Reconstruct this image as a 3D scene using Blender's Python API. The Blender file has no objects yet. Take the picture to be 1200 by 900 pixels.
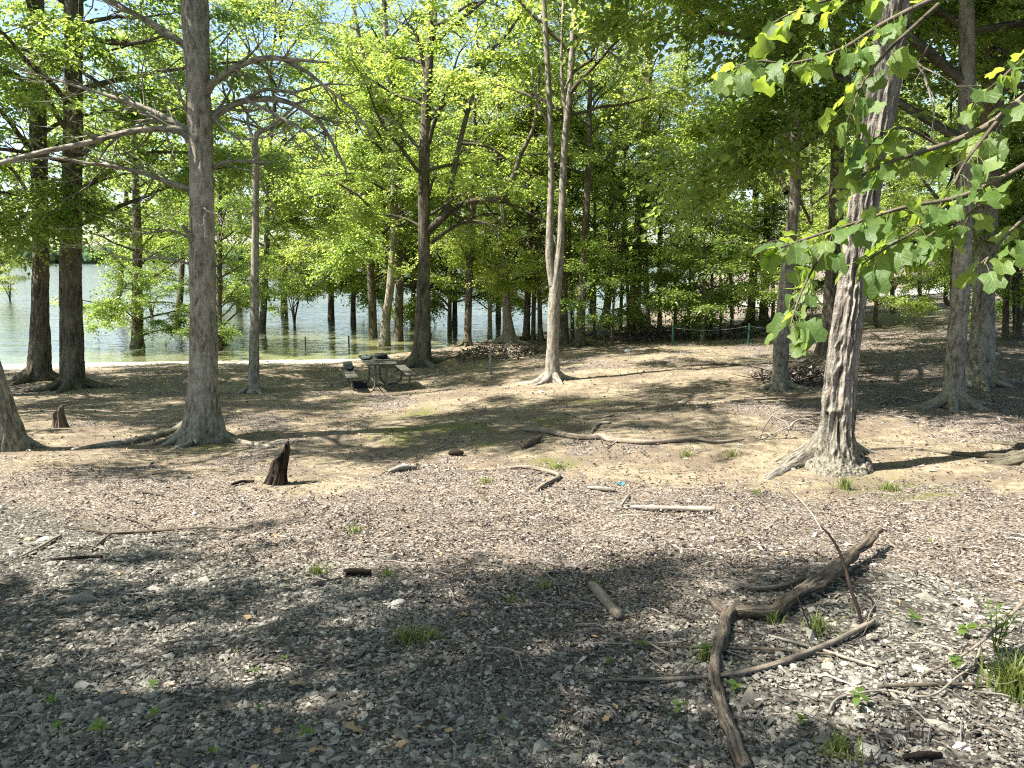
import bpy, math, random
import numpy as np
from mathutils import Vector, Matrix, Quaternion

R = math.radians
rng = np.random.default_rng(7)
random.seed(7)
sc = bpy.context.scene
COL = sc.collection

# ------------------------------------------------------------------ camera, sky, sun, exposure
CAM_Z, FPX, PITCH = 1.55, 901.0, R(9.15)
cam_d = bpy.data.cameras.new('camera')
cam_d.sensor_width = 36.0
cam_d.lens = 36.0 * FPX / 1200.0
cam_d.clip_start, cam_d.clip_end = 0.05, 4000.0
cam = bpy.data.objects.new('camera', cam_d)
COL.objects.link(cam)
cam.location = (0, 0, CAM_Z)
cam.rotation_euler = (R(90) - PITCH, 0, 0)
sc.camera = cam

SUN_EL = R(54)
SUN_AZ = math.atan2(-0.97, -0.20)          # from +Y towards +X
SUN_DIR = Vector((math.sin(SUN_AZ) * math.cos(SUN_EL), math.cos(SUN_AZ) * math.cos(SUN_EL), math.sin(SUN_EL)))
world = bpy.data.worlds.new('World')
sc.world = world
world.use_nodes = True
wn = world.node_tree
bg = wn.nodes['Background']
sky = wn.nodes.new('ShaderNodeTexSky')
sky.sky_type = 'NISHITA'
sky.sun_disc = False
sky.sun_elevation = SUN_EL
sky.sun_rotation = SUN_AZ
sky.air_density, sky.dust_density, sky.ozone_density = 1.0, 1.0, 1.0
wn.links.new(sky.outputs[0], bg.inputs[0])
bg.inputs[1].default_value = 0.075
sun_d = bpy.data.lights.new('sun', 'SUN')
sun_d.energy, sun_d.angle, sun_d.color = 5.0, R(0.53), (1.0, 0.95, 0.86)
sun = bpy.data.objects.new('sun', sun_d)
COL.objects.link(sun)
sun.rotation_euler = SUN_DIR.to_track_quat('Z', 'Y').to_euler()
sun.location = (-20, -10, 40)
sc.view_settings.view_transform = 'Standard'
sc.view_settings.look = 'None'
sc.view_settings.gamma = 1.0
sc.view_settings.exposure = 1.95
sc.view_settings.use_curve_mapping = False
sc.render.engine = 'CYCLES'
cy = sc.cycles
cy.max_bounces, cy.diffuse_bounces, cy.glossy_bounces = 8, 4, 3
cy.transmission_bounces, cy.transparent_max_bounces = 6, 4
cy.caustics_reflective = cy.caustics_refractive = False
cy.use_denoising = False
cy.filter_width = 1.15

# ------------------------------------------------------------------ helpers
CP, SP = math.cos(PITCH), math.sin(PITCH)


def ray(px, py):
    u, v = (px - 600.0) / FPX, (450.0 - py) / FPX
    return np.array([u, CP + v * SP, -SP + v * CP])


def P(px, py, d):
    """point seen at pixel px,py whose forward distance along the ground is d"""
    r = ray(px, py)
    return np.array([0, 0, CAM_Z]) + r * (d / r[1])


def tag(o, label=None, cat=None, group=None, kind=None):
    if label: o['label'] = label
    if cat: o['category'] = cat
    if group: o['group'] = group
    if kind: o['kind'] = kind
    return o


def empty(name, loc=(0, 0, 0), rz=0.0):
    o = bpy.data.objects.new(name, None)
    COL.objects.link(o)
    o.location = loc
    o.rotation_euler = (0, 0, rz)
    o.empty_display_size = 0.2
    return o


def mk_mesh(name, V, F, mat, smooth=True, vec=None, face_f=None, col=None):
    """numpy mesh: V (n,3), F list of (m,k) index arrays"""
    me = bpy.data.meshes.new(name)
    V = np.asarray(V, dtype=np.float32)
    if isinstance(F, np.ndarray): F = [F]
    F = [np.asarray(f, dtype=np.int32) for f in F if len(f)]
    nl = sum(f.size for f in F)
    npoly = sum(len(f) for f in F)
    me.vertices.add(len(V)); me.vertices.foreach_set('co', V.ravel())
    me.loops.add(nl); me.loops.foreach_set('vertex_index', np.concatenate([f.ravel() for f in F]))
    me.polygons.add(npoly)
    tot = np.concatenate([np.full(len(f), f.shape[1], dtype=np.int32) for f in F])
    st = np.concatenate([[0], np.cumsum(tot)[:-1]]).astype(np.int32)
    me.polygons.foreach_set('loop_start', st)
    me.update(calc_edges=True)
    me.polygons.foreach_set('use_smooth', np.full(npoly, smooth, dtype=bool))
    if vec is not None:
        a = me.attributes.new('bk', 'FLOAT_VECTOR', 'POINT')
        a.data.foreach_set('vector', np.asarray(vec, dtype=np.float32).ravel())
    if face_f is not None:
        a = me.attributes.new('tint', 'FLOAT', 'FACE')
        a.data.foreach_set('value', np.asarray(face_f, dtype=np.float32))
    if col is not None:
        a = me.attributes.new('mask', 'FLOAT_COLOR', 'POINT')
        a.data.foreach_set('color', np.asarray(col, dtype=np.float32).ravel())
    me.materials.append(mat)
    return me


def ob(name, me, parent=None):
    o = bpy.data.objects.new(name, me)
    COL.objects.link(o)
    if parent is not None: o.parent = parent
    return o


# -------- lattice noise in numpy
def _h(ix, iy, iz, s):
    n = (ix * 374761393 + iy * 668265263 + iz * 2147483647 + s * 1274126177) & 0xFFFFFFFF
    n = ((n ^ (n >> 13)) * 1274126177) & 0xFFFFFFFF
    n = ((n ^ (n >> 16)) * 2246822519) & 0xFFFFFFFF
    return ((n ^ (n >> 15)) & 0xFFFFFF) / float(0xFFFFFF)


def noise3(p, s=0):
    p = np.asarray(p, dtype=np.float64)
    i = np.floor(p).astype(np.int64); f = p - i; f = f * f * (3 - 2 * f)
    o = 0
    for dx in (0, 1):
        for dy in (0, 1):
            for dz in (0, 1):
                w = (f[..., 0] if dx else 1 - f[..., 0]) * (f[..., 1] if dy else 1 - f[..., 1]) * (f[..., 2] if dz else 1 - f[..., 2])
                o = o + w * _h(i[..., 0] + dx, i[..., 1] + dy, i[..., 2] + dz, s)
    return o * 2 - 1


def fbm(p, s=0, n=4):
    o, a, t = 0, 1.0, 0
    p = np.asarray(p, dtype=np.float64)
    for k in range(n):
        o = o + a * noise3(p * 2.03 ** k, s + k); t += a; a *= 0.5
    return o / t


def xy3(x, y, k=1.0, z=0.0):
    x = np.asarray(x, dtype=float); y = np.asarray(y, dtype=float)
    return np.stack([x * k, y * k, np.full_like(x, z)], -1)


def sstep(a, b, x):
    t = np.clip((x - a) / (b - a), 0, 1)
    return t * t * (3 - 2 * t)


# ------------------------------------------------------------------ terrain
WL = -1.85
_cp = []
for px, py, d in [(240, 515, 10.4), (443, 457, 18.8), (85, 455, 19.4), (490, 430, 23.6), (647, 445, 17), (985, 545, 7.5),
                  (1120, 475, 11), (1148, 450, 14), (915, 455, 14), (970, 430, 17), (877, 403, 24), (1085, 364, 34),
                  (748, 391, 32), (327, 568, 7.6), (600, 650, 4.7), (850, 515, 8.7), (1190, 392, 22), (1190, 345, 40),
                  (20, 525, 9.7), (597, 401, 28), (200, 425, 25), (300, 455, 19), (700, 420, 21), (450, 412, 26), (20, 430, 24.5)]:
    _cp.append(tuple(P(px, py, d)))
_cp += [(-2, 0, 0), (2, 0, 0.03), (0, -5, .1), (0, 2.2, -.02), (-1.4, 2.4, -.03), (1.5, 2.3, 0.0), (-6, 2, -.18), (6, 3, 0.08), (40, 60, 1.6),
        (32, 22, 1.2), (20, 4, .7), (-22, 4, -.4), (-22, 15, -1.35), (-40, 24, -1.7), (10, -12, .4), (-15, -12, .0),
        (28, 45, .3), (20, 60, -.4), (60, 100, 3), (-60, 5, -.3), (70, 10, 3.0), (0, -40, 1), (14, 42, -.95)]
_cp = np.array(_cp)


def _U(r2):
    return np.where(r2 < 1e-9, 0, r2 * np.log(np.maximum(r2, 1e-9)) * .5)


def _fit():
    n = len(_cp)
    d2 = ((_cp[:, None, :2] - _cp[None, :, :2]) ** 2).sum(-1)
    K = _U(d2) + np.eye(n) * 0.6
    Pm = np.concatenate([np.ones((n, 1)), _cp[:, :2]], 1)
    A = np.block([[K, Pm], [Pm.T, np.zeros((3, 3))]])
    return np.linalg.solve(A, np.concatenate([_cp[:, 2], np.zeros(3)]))


_w = _fit()
SHX = np.array([-90, -40, -17, -12, -8, -5.2, -4.4, -2.6, -0.6, 1.6, 3.6, 6.0, 10, 17, 28, 60, 140])
SHY = np.array([24, 25.0, 26.4, 27.0, 27.2, 27.0, 26.4, 27.4, 30.0, 34.5, 38.5, 43, 52, 70, 105, 210, 480])


def shore_sd(x, y):
    return y - np.interp(x, SHX, SHY) - 0.35 * noise3(xy3(x, y, .45), 91) - .12 * noise3(xy3(x, y, 1.7), 92)


def hz(x, y):
    x = np.asarray(x, dtype=float); y = np.asarray(y, dtype=float)
    shp = x.shape
    xf, yf = x.ravel(), y.ravel()
    z = np.zeros_like(xf)
    for s in range(0, len(xf), 40000):
        a, b = np.clip(xf[s:s + 40000], -70, 75), np.clip(yf[s:s + 40000], -45, 110)
        d2 = (a[:, None] - _cp[None, :, 0]) ** 2 + (b[:, None] - _cp[None, :, 1]) ** 2
        z[s:s + 40000] = _U(d2) @ _w[:-3] + _w[-3] + _w[-2] * a + _w[-1] * b
    z = np.clip(z, -3, 6)
    z = z + .05 * noise3(xy3(xf, yf, .7), 3) + .022 * noise3(xy3(xf, yf, 2.1), 4) + .010 * noise3(xy3(xf, yf, 6.3), 5)
    sd = shore_sd(xf, yf)
    w = np.interp(xf, [-6, -4.2, -3], [5.0, 1.2, 0.5])
    z = np.maximum(z, WL + .07)
    t = sstep(-w, 0.12, sd)
    z = z * (1 - t) + (WL - .01) * t
    z = np.where(sd > 0.1, WL - .02 - .05 * np.clip(sd, 0, 60), z)
    return z.reshape(shp)


def hz1(x, y):
    return float(hz(np.array([x]), np.array([y]))[0])


def G(px, py, dmax=75.0):
    """where the sight line through a pixel meets the ground"""
    r = ray(px, py); r = r / r[1]
    d = np.concatenate([np.arange(.8, 12, .03), np.arange(12, dmax, .08)])
    z = CAM_Z + r[2] * d - hz(r[0] * d, d)
    k = np.argmax(z < 0)
    if z[k] >= 0: k = len(d) - 1
    if k > 0 and z[k - 1] > 0 > z[k]:
        dd = d[k - 1] + (d[k] - d[k - 1]) * z[k - 1] / (z[k - 1] - z[k])
    else:
        dd = d[k]
    return np.array([r[0] * dd, dd, CAM_Z + r[2] * dd])


# ------------------------------------------------------------------ materials
def new_mat(name):
    m = bpy.data.materials.new(name)
    m.use_nodes = True
    nt = m.node_tree
    for n in list(nt.nodes): nt.nodes.remove(n)
    out = nt.nodes.new('ShaderNodeOutputMaterial')
    return m, nt, out


def N(nt, t, **kw):
    n = nt.nodes.new(t)
    for k, v in kw.items():
        if k.startswith('i_'):
            n.inputs[k[2:].replace('_', ' ')].default_value = v
        else:
            setattr(n, k, v)
    return n


def ramp(nt, fac, stops, interp='LINEAR'):
    r = nt.nodes.new('ShaderNodeValToRGB')
    r.color_ramp.interpolation = interp
    el = r.color_ramp.elements
    while len(el) < len(stops): el.new(0.5)
    for e, (p, c) in zip(el, stops):
        e.position = p
        e.color = (*c, 1) if len(c) == 3 else c
    nt.links.new(fac, r.inputs[0])
    return r.outputs[0]


def mixc(nt, fac, a, b, mode='MIX'):
    m = nt.nodes.new('ShaderNodeMix')
    m.data_type = 'RGBA'; m.blend_type = mode
    for sock, v in ((m.inputs[0], fac), (m.inputs[6], a), (m.inputs[7], b)):
        if isinstance(v, (int, float)): sock.default_value = v
        elif isinstance(v, tuple): sock.default_value = (*v, 1)
        else: nt.links.new(v, sock)
    return m.outputs[2]


def mathn(nt, op, a, b=None, clamp=False):
    m = nt.nodes.new('ShaderNodeMath'); m.operation = op; m.use_clamp = clamp
    for s, v in zip(m.inputs, (a, b)):
        if v is None: continue
        if isinstance(v, (int, float)): s.default_value = v
        else: nt.links.new(v, s)
    return m.outputs[0]


def noise_n(nt, vec, scale, detail=4, rough=.6, scl=None):
    if scl is not None:
        mp = nt.nodes.new('ShaderNodeMapping'); mp.inputs['Scale'].default_value = scl
        nt.links.new(vec, mp.inputs[0]); vec = mp.outputs[0]
    n = nt.nodes.new('ShaderNodeTexNoise')
    n.inputs['Scale'].default_value = scale; n.inputs['Detail'].default_value = detail; n.inputs['Roughness'].default_value = rough
    nt.links.new(vec, n.inputs['Vector'])
    return n.outputs['Fac']


def principled(nt, out, color, rough=.9, spec=.2, height=None, strength=.5, dist=.02):
    p = nt.nodes.new('ShaderNodeBsdfPrincipled')
    if isinstance(color, tuple): p.inputs['Base Color'].default_value = (*color, 1)
    else: nt.links.new(color, p.inputs['Base Color'])
    if isinstance(rough, (int, float)): p.inputs['Roughness'].default_value = rough
    else: nt.links.new(rough, p.inputs['Roughness'])
    p.inputs['Specular IOR Level'].default_value = spec
    if height is not None:
        b = nt.nodes.new('ShaderNodeBump'); b.inputs['Strength'].default_value = strength; b.inputs['Distance'].default_value = dist
        nt.links.new(height, b.inputs['Height']); nt.links.new(b.outputs[0], p.inputs['Normal'])
    nt.links.new(p.outputs[0], out.inputs[0])
    return p


def m_bark(name, c0, c1, c2, ridge=28, zk=.14, depth=.02, moss=0.0):
    m, nt, out = new_mat(name)
    a = N(nt, 'ShaderNodeAttribute', attribute_name='bk')
    v = a.outputs['Vector']
    n1 = noise_n(nt, v, ridge, 4, .6, (1, 1, zk))
    n2 = noise_n(nt, v, 3.0, 5, .65, (1, 1, .5))
    n3 = noise_n(nt, v, 70, 3, .7, (1, 1, .6))
    n4 = noise_n(nt, v, 9, 3, .6, (.5, .5, 2.2))
    r1 = ramp(nt, n1, [(.36, (0, 0, 0)), (.62, (1, 1, 1))])
    cA = mixc(nt, r1, c0, c1)
    cB = mixc(nt, ramp(nt, n2, [(.45, (0, 0, 0)), (.68, (1, 1, 1))]), cA, c2)
    cC = mixc(nt, .55, cB, ramp(nt, n3, [(.3, (.35, .35, .35)), (.7, (1.25, 1.22, 1.2))]), 'MULTIPLY')
    cC = mixc(nt, .35, cC, ramp(nt, n4, [(.35, (.5, .5, .5)), (.6, (1.1, 1.1, 1.1))]), 'MULTIPLY')
    if moss > 0:
        sep = N(nt, 'ShaderNodeSeparateXYZ'); nt.links.new(v, sep.inputs[0])
        low = mathn(nt, 'SUBTRACT', 1.0, mathn(nt, 'DIVIDE', sep.outputs[2], 1.2), True)
        f = mathn(nt, 'MULTIPLY', mathn(nt, 'MULTIPLY', low, n2), moss, True)
        cC = mixc(nt, f, cC, (.09, .115, .03))
    h = mathn(nt, 'ADD', mathn(nt, 'MULTIPLY', n1, 1.0), mathn(nt, 'MULTIPLY', n3, .35))
    principled(nt, out, cC, .93, .12, h, .9, depth)
    return m


M = {}
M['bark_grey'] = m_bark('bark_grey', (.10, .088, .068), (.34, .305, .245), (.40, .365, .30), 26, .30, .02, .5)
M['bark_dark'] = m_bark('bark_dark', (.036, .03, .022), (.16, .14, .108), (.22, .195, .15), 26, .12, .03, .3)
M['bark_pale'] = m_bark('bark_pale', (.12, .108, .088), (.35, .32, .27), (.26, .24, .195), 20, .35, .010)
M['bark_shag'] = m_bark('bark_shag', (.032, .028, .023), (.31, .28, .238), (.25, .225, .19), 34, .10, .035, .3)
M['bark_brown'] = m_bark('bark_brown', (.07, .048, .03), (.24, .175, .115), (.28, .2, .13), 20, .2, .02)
M['dead_wood'] = m_bark('dead_wood', (.11, .09, .07), (.31, .265, .21), (.24, .195, .145), 55, .06, .006)
M['log_wood'] = m_bark('log_wood', (.03, .024, .018), (.26, .215, .165), (.09, .07, .05), 60, .09, .02)
M['twig_dark'] = m_bark('twig_dark', (.05, .04, .03), (.14, .115, .085), (.20, .17, .13), 60, .1, .004)
M['twig_pale'] = m_bark('twig_pale', (.15, .135, .11), (.35, .32, .27), (.26, .23, .185), 60, .1, .003)
M['char_wood'] = m_bark('char_wood', (.008, .006, .005), (.038, .028, .022), (.10, .072, .052), 40, .08, .03)


def m_leaf(name, front, trans, var=.5, tfac=.5, gloss=.6, rough=.38, back=None):
    m, nt, out = new_mat(name)
    a = N(nt, 'ShaderNodeAttribute', attribute_name='tint')
    oi = N(nt, 'ShaderNodeObjectInfo')
    t = mathn(nt, 'ADD', mathn(nt, 'MULTIPLY', a.outputs['Fac'], .72), mathn(nt, 'MULTIPLY', oi.outputs['Random'], .28))
    def vary(c):
        d = tuple(x * (1 - var * .62) for x in c)
        y = (min(1, c[0] * (1 + var * 1.05)), min(1, c[1] * (1 + var * .55)), c[2] * (1 + var * .1))
        return ramp(nt, t, [(.05, d), (.5, c), (.95, y)])
    cf, ct = vary(front), vary(trans)
    if back is not None:
        geo = N(nt, 'ShaderNodeNewGeometry')
        cf = mixc(nt, geo.outputs['Backfacing'], cf, back)
    p = N(nt, 'ShaderNodeBsdfPrincipled')
    nt.links.new(cf, p.inputs['Base Color'])
    p.inputs['Roughness'].default_value = rough
    p.inputs['Specular IOR Level'].default_value = gloss
    tr = N(nt, 'ShaderNodeBsdfTranslucent')
    nt.links.new(ct, tr.inputs[0])
    mx = N(nt, 'ShaderNodeMixShader'); mx.inputs[0].default_value = tfac
    nt.links.new(p.outputs[0], mx.inputs[1]); nt.links.new(tr.outputs[0], mx.inputs[2])
    nt.links.new(mx.outputs[0], out.inputs[0])
    return m


M['leaf'] = m_leaf('maple_leaf', (.13, .20, .05), (.42, .57, .10), .55, .55)
M['leaf_dark'] = m_leaf('oak_leaf', (.095, .16, .04), (.32, .46, .06), .55, .5)
M['leaf_lime'] = m_leaf('lime_leaf', (.155, .215, .055), (.48, .60, .12), .5, .55)
M['leaf_tulip'] = m_leaf('tulip_leaf', (.09, .155, .045), (.36, .50, .06), .55, .48, .38, .45, (.15, .21, .075))


def add_veins(m):
    nt = m.node_tree
    tc = N(nt, 'ShaderNodeTexCoord'); sp = N(nt, 'ShaderNodeSeparateXYZ'); nt.links.new(tc.outputs['Object'], sp.inputs[0])
    ax = mathn(nt, 'ABSOLUTE', sp.outputs[0])
    mid = ramp(nt, ax, [(.0, (1, 1, 1)), (.022, (0, 0, 0))])
    ph = mathn(nt, 'FRACT', mathn(nt, 'MULTIPLY', mathn(nt, 'SUBTRACT', sp.outputs[1], mathn(nt, 'MULTIPLY', ax, .9)), 6.5))
    side = ramp(nt, ph, [(.0, (.7, .7, .7)), (.09, (0, 0, 0)), (.93, (0, 0, 0)), (1, (.7, .7, .7))])
    v = mathn(nt, 'MAXIMUM', mid, side)
    nz = noise_n(nt, tc.outputs['Object'], 7, 4, .6)
    pr = [n for n in nt.nodes if n.type == 'BSDF_PRINCIPLED'][0]
    src = pr.inputs['Base Color'].links[0].from_socket
    c = mixc(nt, .7, src, ramp(nt, nz, [(.3, (.75, .8, .75)), (.7, (1.2, 1.15, 1.1))]), 'MULTIPLY')
    c = mixc(nt, mathn(nt, 'MULTIPLY', v, .4), c, (.26, .33, .13))
    nt.links.new(c, pr.inputs['Base Color'])
    b = N(nt, 'ShaderNodeBump'); b.inputs['Strength'].default_value = .25; b.inputs['Distance'].default_value = .015
    nt.links.new(mathn(nt, 'SUBTRACT', nz, mathn(nt, 'MULTIPLY', v, .5)), b.inputs['Height']); nt.links.new(b.outputs[0], pr.inputs['Normal'])


add_veins(M['leaf_tulip'])
M['grass'] = m_leaf('grass_blade', (.13, .17, .05), (.26, .33, .07), .5, .4)
M['litter'] = None


def m_litter(name, stops, rough=.85, spec=.25, trans=.0):
    m, nt, out = new_mat(name)
    a = N(nt, 'ShaderNodeAttribute', attribute_name='tint')
    geo = N(nt, 'ShaderNodeNewGeometry')
    n = noise_n(nt, geo.outputs['Position'], 90, 3, .6)
    c = ramp(nt, a.outputs['Fac'], stops)
    c = mixc(nt, .5, c, ramp(nt, n, [(.3, (.55, .55, .55)), (.7, (1.2, 1.2, 1.2))]), 'MULTIPLY')
    principled(nt, out, c, rough, spec)
    return m


M['litter'] = m_litter('dead_leaf', [(0, (.05, .038, .03)), (.35, (.12, .10, .083)), (.65, (.255, .228, .197)), (.88, (.40, .365, .325)), (.97, (.42, .27, .13)), (1, (.5, .36, .16))], .7, .3)
M['stone'] = m_litter('gravel_stone', [(0, (.035, .032, .027)), (.35, (.125, .117, .098)), (.75, (.26, .245, .205)), (1, (.44, .415, .36))], .85, .25)
M['tan_leaf'] = m_litter('tan_leaf', [(0, (.26, .16, .085)), (1, (.42, .30, .17))])


def m_plain(name, col, rough=.6, spec=.3, nz=30, amt=.35, metal=0):
    m, nt, out = new_mat(name)
    tc = N(nt, 'ShaderNodeTexCoord')
    n = noise_n(nt, tc.outputs['Object'], nz, 5, .65)
    c = mixc(nt, amt, tuple(col), ramp(nt, n, [(.3, (.4, .4, .4)), (.7, (1.3, 1.3, 1.3))]), 'MULTIPLY')
    p = principled(nt, out, c, rough, spec, n, .25, .004)
    p.inputs['Metallic'].default_value = metal
    return m


M['plank'] = m_plain('weathered_plank', (.075, .072, .06), .8, .2, 14)
M['pipe'] = m_plain('painted_pipe', (.10, .098, .078), .5, .4, 20)
M['green_post'] = m_plain('green_painted_steel', (.015, .10, .065), .45, .4)
M['grey_post'] = m_plain('galvanised_steel', (.16, .165, .165), .5, .4)
M['dark_post'] = m_plain('dark_stake', (.10, .085, .07), .8, .2)
M['rope'] = m_plain('pale_rope', (.26, .28, .27), .7, .2)
M['black_cloth'] = m_plain('black_cloth', (.022, .022, .026), .85, .2)
M['grey_cloth'] = m_plain('grey_cloth', (.10, .125, .11), .85, .2)
M['red_cloth'] = m_plain('red_cloth', (.13, .03, .028), .8, .2)
M['pale_grey'] = m_plain('pale_grey_plastic', (.19, .20, .20), .6, .3)
M['blue_plastic'] = m_plain('blue_plastic', (.03, .17, .25), .4, .5)
M['white_paper'] = m_plain('white_paper', (.72, .70, .66), .8, .2)
M['road'] = m_plain('pale_road', (.27, .265, .245), .9, .2, 8)
M['flat_stone'] = m_plain('flat_stone', (.30, .29, .26), .9, .2, 40, .5)


def m_ground():
    m, nt, out = new_mat('forest_floor')
    geo = N(nt, 'ShaderNodeNewGeometry')
    v = geo.outputs['Position']
    att = N(nt, 'ShaderNodeAttribute', attribute_name='mask')
    sep = N(nt, 'ShaderNodeSeparateColor'); nt.links.new(att.outputs['Color'], sep.inputs[0])
    gr, tn, ms = sep.outputs[0], sep.outputs[1], sep.outputs[2]
    n_f = noise_n(nt, v, 55, 4, .7)
    n_m = noise_n(nt, v, 7, 5, .65)
    n_l = noise_n(nt, v, 1.3, 4, .6)
    vor = N(nt, 'ShaderNodeTexVoronoi'); vor.inputs['Scale'].default_value = 42; nt.links.new(v, vor.inputs['Vector'])
    vsep = N(nt, 'ShaderNodeSeparateColor'); nt.links.new(vor.outputs['Color'], vsep.inputs[0])
    vd = vor.outputs['Distance']
    gravel = ramp(nt, vsep.outputs[0], [(0, (.03, .027, .022)), (.5, (.10, .094, .08)), (1, (.26, .245, .21))])
    gravel = mixc(nt, ramp(nt, vd, [(.35, (0, 0, 0)), (.75, (.9, .9, .9))]), gravel, (.06, .052, .042))
    soil = ramp(nt, n_m, [(.3, (.04, .031, .024)), (.5, (.10, .078, .06)), (.7, (.19, .152, .12))])
    soil = mixc(nt, ramp(nt, n_f, [(.50, (0, 0, 0)), (.58, (1, 1, 1))]), soil, (.36, .31, .26))
    soil = mixc(nt, ramp(nt, n_f, [(.38, (1, 1, 1)), (.46, (0, 0, 0))]), soil, (.02, .016, .012))
    tan = ramp(nt, n_m, [(.28, (.115, .092, .064)), (.48, (.225, .185, .125)), (.75, (.35, .295, .21))])
    tan = mixc(nt, ramp(nt, n_f, [(.30, (1, 1, 1)), (.42, (0, 0, 0))]), tan, (.10, .075, .05))
    tan = mixc(nt, ramp(nt, n_l, [(.44, (0, 0, 0)), (.58, (.75, .75, .75))]), tan, (.13, .10, .075))
    mossc = ramp(nt, n_f, [(.3, (.055, .055, .02)), (.5, (.12, .125, .04)), (.8, (.21, .20, .08))])
    wob = mathn(nt, 'MULTIPLY', mathn(nt, 'SUBTRACT', n_m, .5), 1.1)
    def msk(x):
        s = mathn(nt, 'ADD', x, wob)
        return ramp(nt, s, [(.38, (0, 0, 0)), (.62, (1, 1, 1))])
    c = mixc(nt, msk(tn), soil, tan)
    c = mixc(nt, att.outputs['Alpha'], c, mixc(nt, n_f, (.33, .29, .23), (.47, .43, .36)))
    c = mixc(nt, msk(gr), c, gravel)
    c = mixc(nt, msk(ms), c, mossc)
    h = mathn(nt, 'ADD', mathn(nt, 'MULTIPLY', n_f, .8), mathn(nt, 'MULTIPLY', mathn(nt, 'SUBTRACT', 1.0, vd), mathn(nt, 'MULTIPLY', gr, .8)))
    h = mathn(nt, 'ADD', h, mathn(nt, 'MULTIPLY', n_m, 1.5))
    principled(nt, out, c, .95, .1, h, .8, .03)
    return m


M['ground'] = m_ground()


def m_water():
    m, nt, out = new_mat('lake_water')
    geo = N(nt, 'ShaderNodeNewGeometry')
    v = geo.outputs['Position']
    n1 = noise_n(nt, v, 2.6, 3, .55, (.55, 1.3, 1))
    n2 = noise_n(nt, v, .8, 3, .5, (.5, 1.2, 1))
    n3 = noise_n(nt, v, .16, 3, .5)
    h = mathn(nt, 'ADD', mathn(nt, 'MULTIPLY', n1, .5), mathn(nt, 'MULTIPLY', n2, 1.0))
    c = ramp(nt, n3, [(.35, (.035, .045, .04)), (.65, (.075, .085, .055))])
    sh = N(nt, 'ShaderNodeAttribute', attribute_name='mask')
    c = mixc(nt, sh.outputs['Fac'], c, (.17, .175, .085))
    p = principled(nt, out, c, .06, .5, h, .6, .09)
    p.inputs['IOR'].default_value = 1.33
    return m


M['water'] = m_water()
M['hill'] = m_plain('hill_soil', (.06, .085, .035), .95, .1, .02, .4)
M['far_leaf'] = m_plain('far_foliage', (.055, .10, .045), .9, .1, .3, .6)

# ------------------------------------------------------------------ ground sheet, lake, far shore, road
def axis(lo, hi, n, c, k):
    t = np.linspace(math.asinh((lo - c) / k), math.asinh((hi - c) / k), n)
    return c + k * np.sinh(t)


gx = axis(-1100, 1100, 340, .5, 4.0)
gy = np.concatenate([axis(-200, 1600, 430, 5.0, 3.6)])
XX, YY = np.meshgrid(gx, gy)
ZZ = hz(XX, YY)
far = sstep(760, 1050, YY + 30 * noise3(xy3(XX, YY, .006), 8))
ZZ = np.where((YY > 650), np.maximum(ZZ, WL - 6) * (1 - far) + far * (9 + 6 * noise3(xy3(XX, YY, .004), 9)), ZZ)


def mask_at(x, y):
    n1 = fbm(xy3(x, y, .55), 21, 3); n2 = fbm(xy3(x, y, 1.3), 22, 3)
    ang = x / np.maximum(y, .5)
    edge = np.interp(ang, [-.75, -.25, 0, .35, .75], [6.2, 4.6, 3.5, 3.3, 3.3])
    gravel = sstep(1.0, -1.2, y - edge + n1 * 1.6)
    gravel = np.where(y < 0, np.maximum(gravel, .6), gravel)
    tan = sstep(6.6, 9.2, y - .35 * np.minimum(x, 0) * 0 + n1 * 1.5 + .7 * np.maximum(x - .5, 0))
    tan = tan * (1 - .75 * sstep(3.2, 5.5, x - .10 * y + n2 * 1.2)) * sstep(-.32, .22, n2 + .20 + .35 * n1)
    tan = np.maximum(tan, sstep(-4, -.6, shore_sd(x, y)) * (x < -3))
    rd = sstep(2.6, .6, np.hypot(x - 2.2, y - 15.5) - 1.2 + n2)       # worn bare patch
    tan = np.maximum(tan, rd)
    moss = np.zeros_like(x)
    for px, py, rr, s in MOSS:
        g = G(px, py)
        moss = np.maximum(moss, s * np.exp(-((x - g[0]) ** 2 + ((y - g[1]) / 1.3) ** 2) / rr ** 2))
    moss = moss * (.75 + .6 * n2)
    return gravel, tan, np.clip(moss, 0, 1)


def sand_at(x, y):
    return sstep(-3.6, -1.2, shore_sd(x, y) + .9 * fbm(xy3(x, y, .5), 23, 2)) * sstep(-3.6, -5, x)


MOSS = [(1060, 575, .7, .9), (980, 572, .35, .6), (650, 545, .40, .85), (590, 565, .3, .6), (700, 468, .8, .8), (520, 505, 1.6, .6), (440, 500, 1.5, .58),
        (640, 498, .8, .55), (250, 522, .7, .7), (180, 540, .8, .4), (560, 520, .6, .5), (720, 480, .8, .5), (480, 488, 1.2, .62), (400, 470, 1.5, .6), (880, 420, 1.5, .5), (1060, 372, 6, .7), (780, 408, 2.0, .5)]
mg, mt, mm = mask_at(XX.ravel(), YY.ravel())
n_y, n_x = XX.shape
idx = np.arange(n_y * n_x).reshape(n_y, n_x)
F = np.stack([idx[:-1, :-1], idx[:-1, 1:], idx[1:, 1:], idx[1:, :-1]], -1).reshape(-1, 4)
me = mk_mesh('ground', np.stack([XX, YY, ZZ], -1).reshape(-1, 3), F, M['ground'], True,
             col=np.stack([mg, mt, mm, sand_at(XX.ravel(), YY.ravel())], -1))
tag(ob('ground', me), kind='structure')

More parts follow.
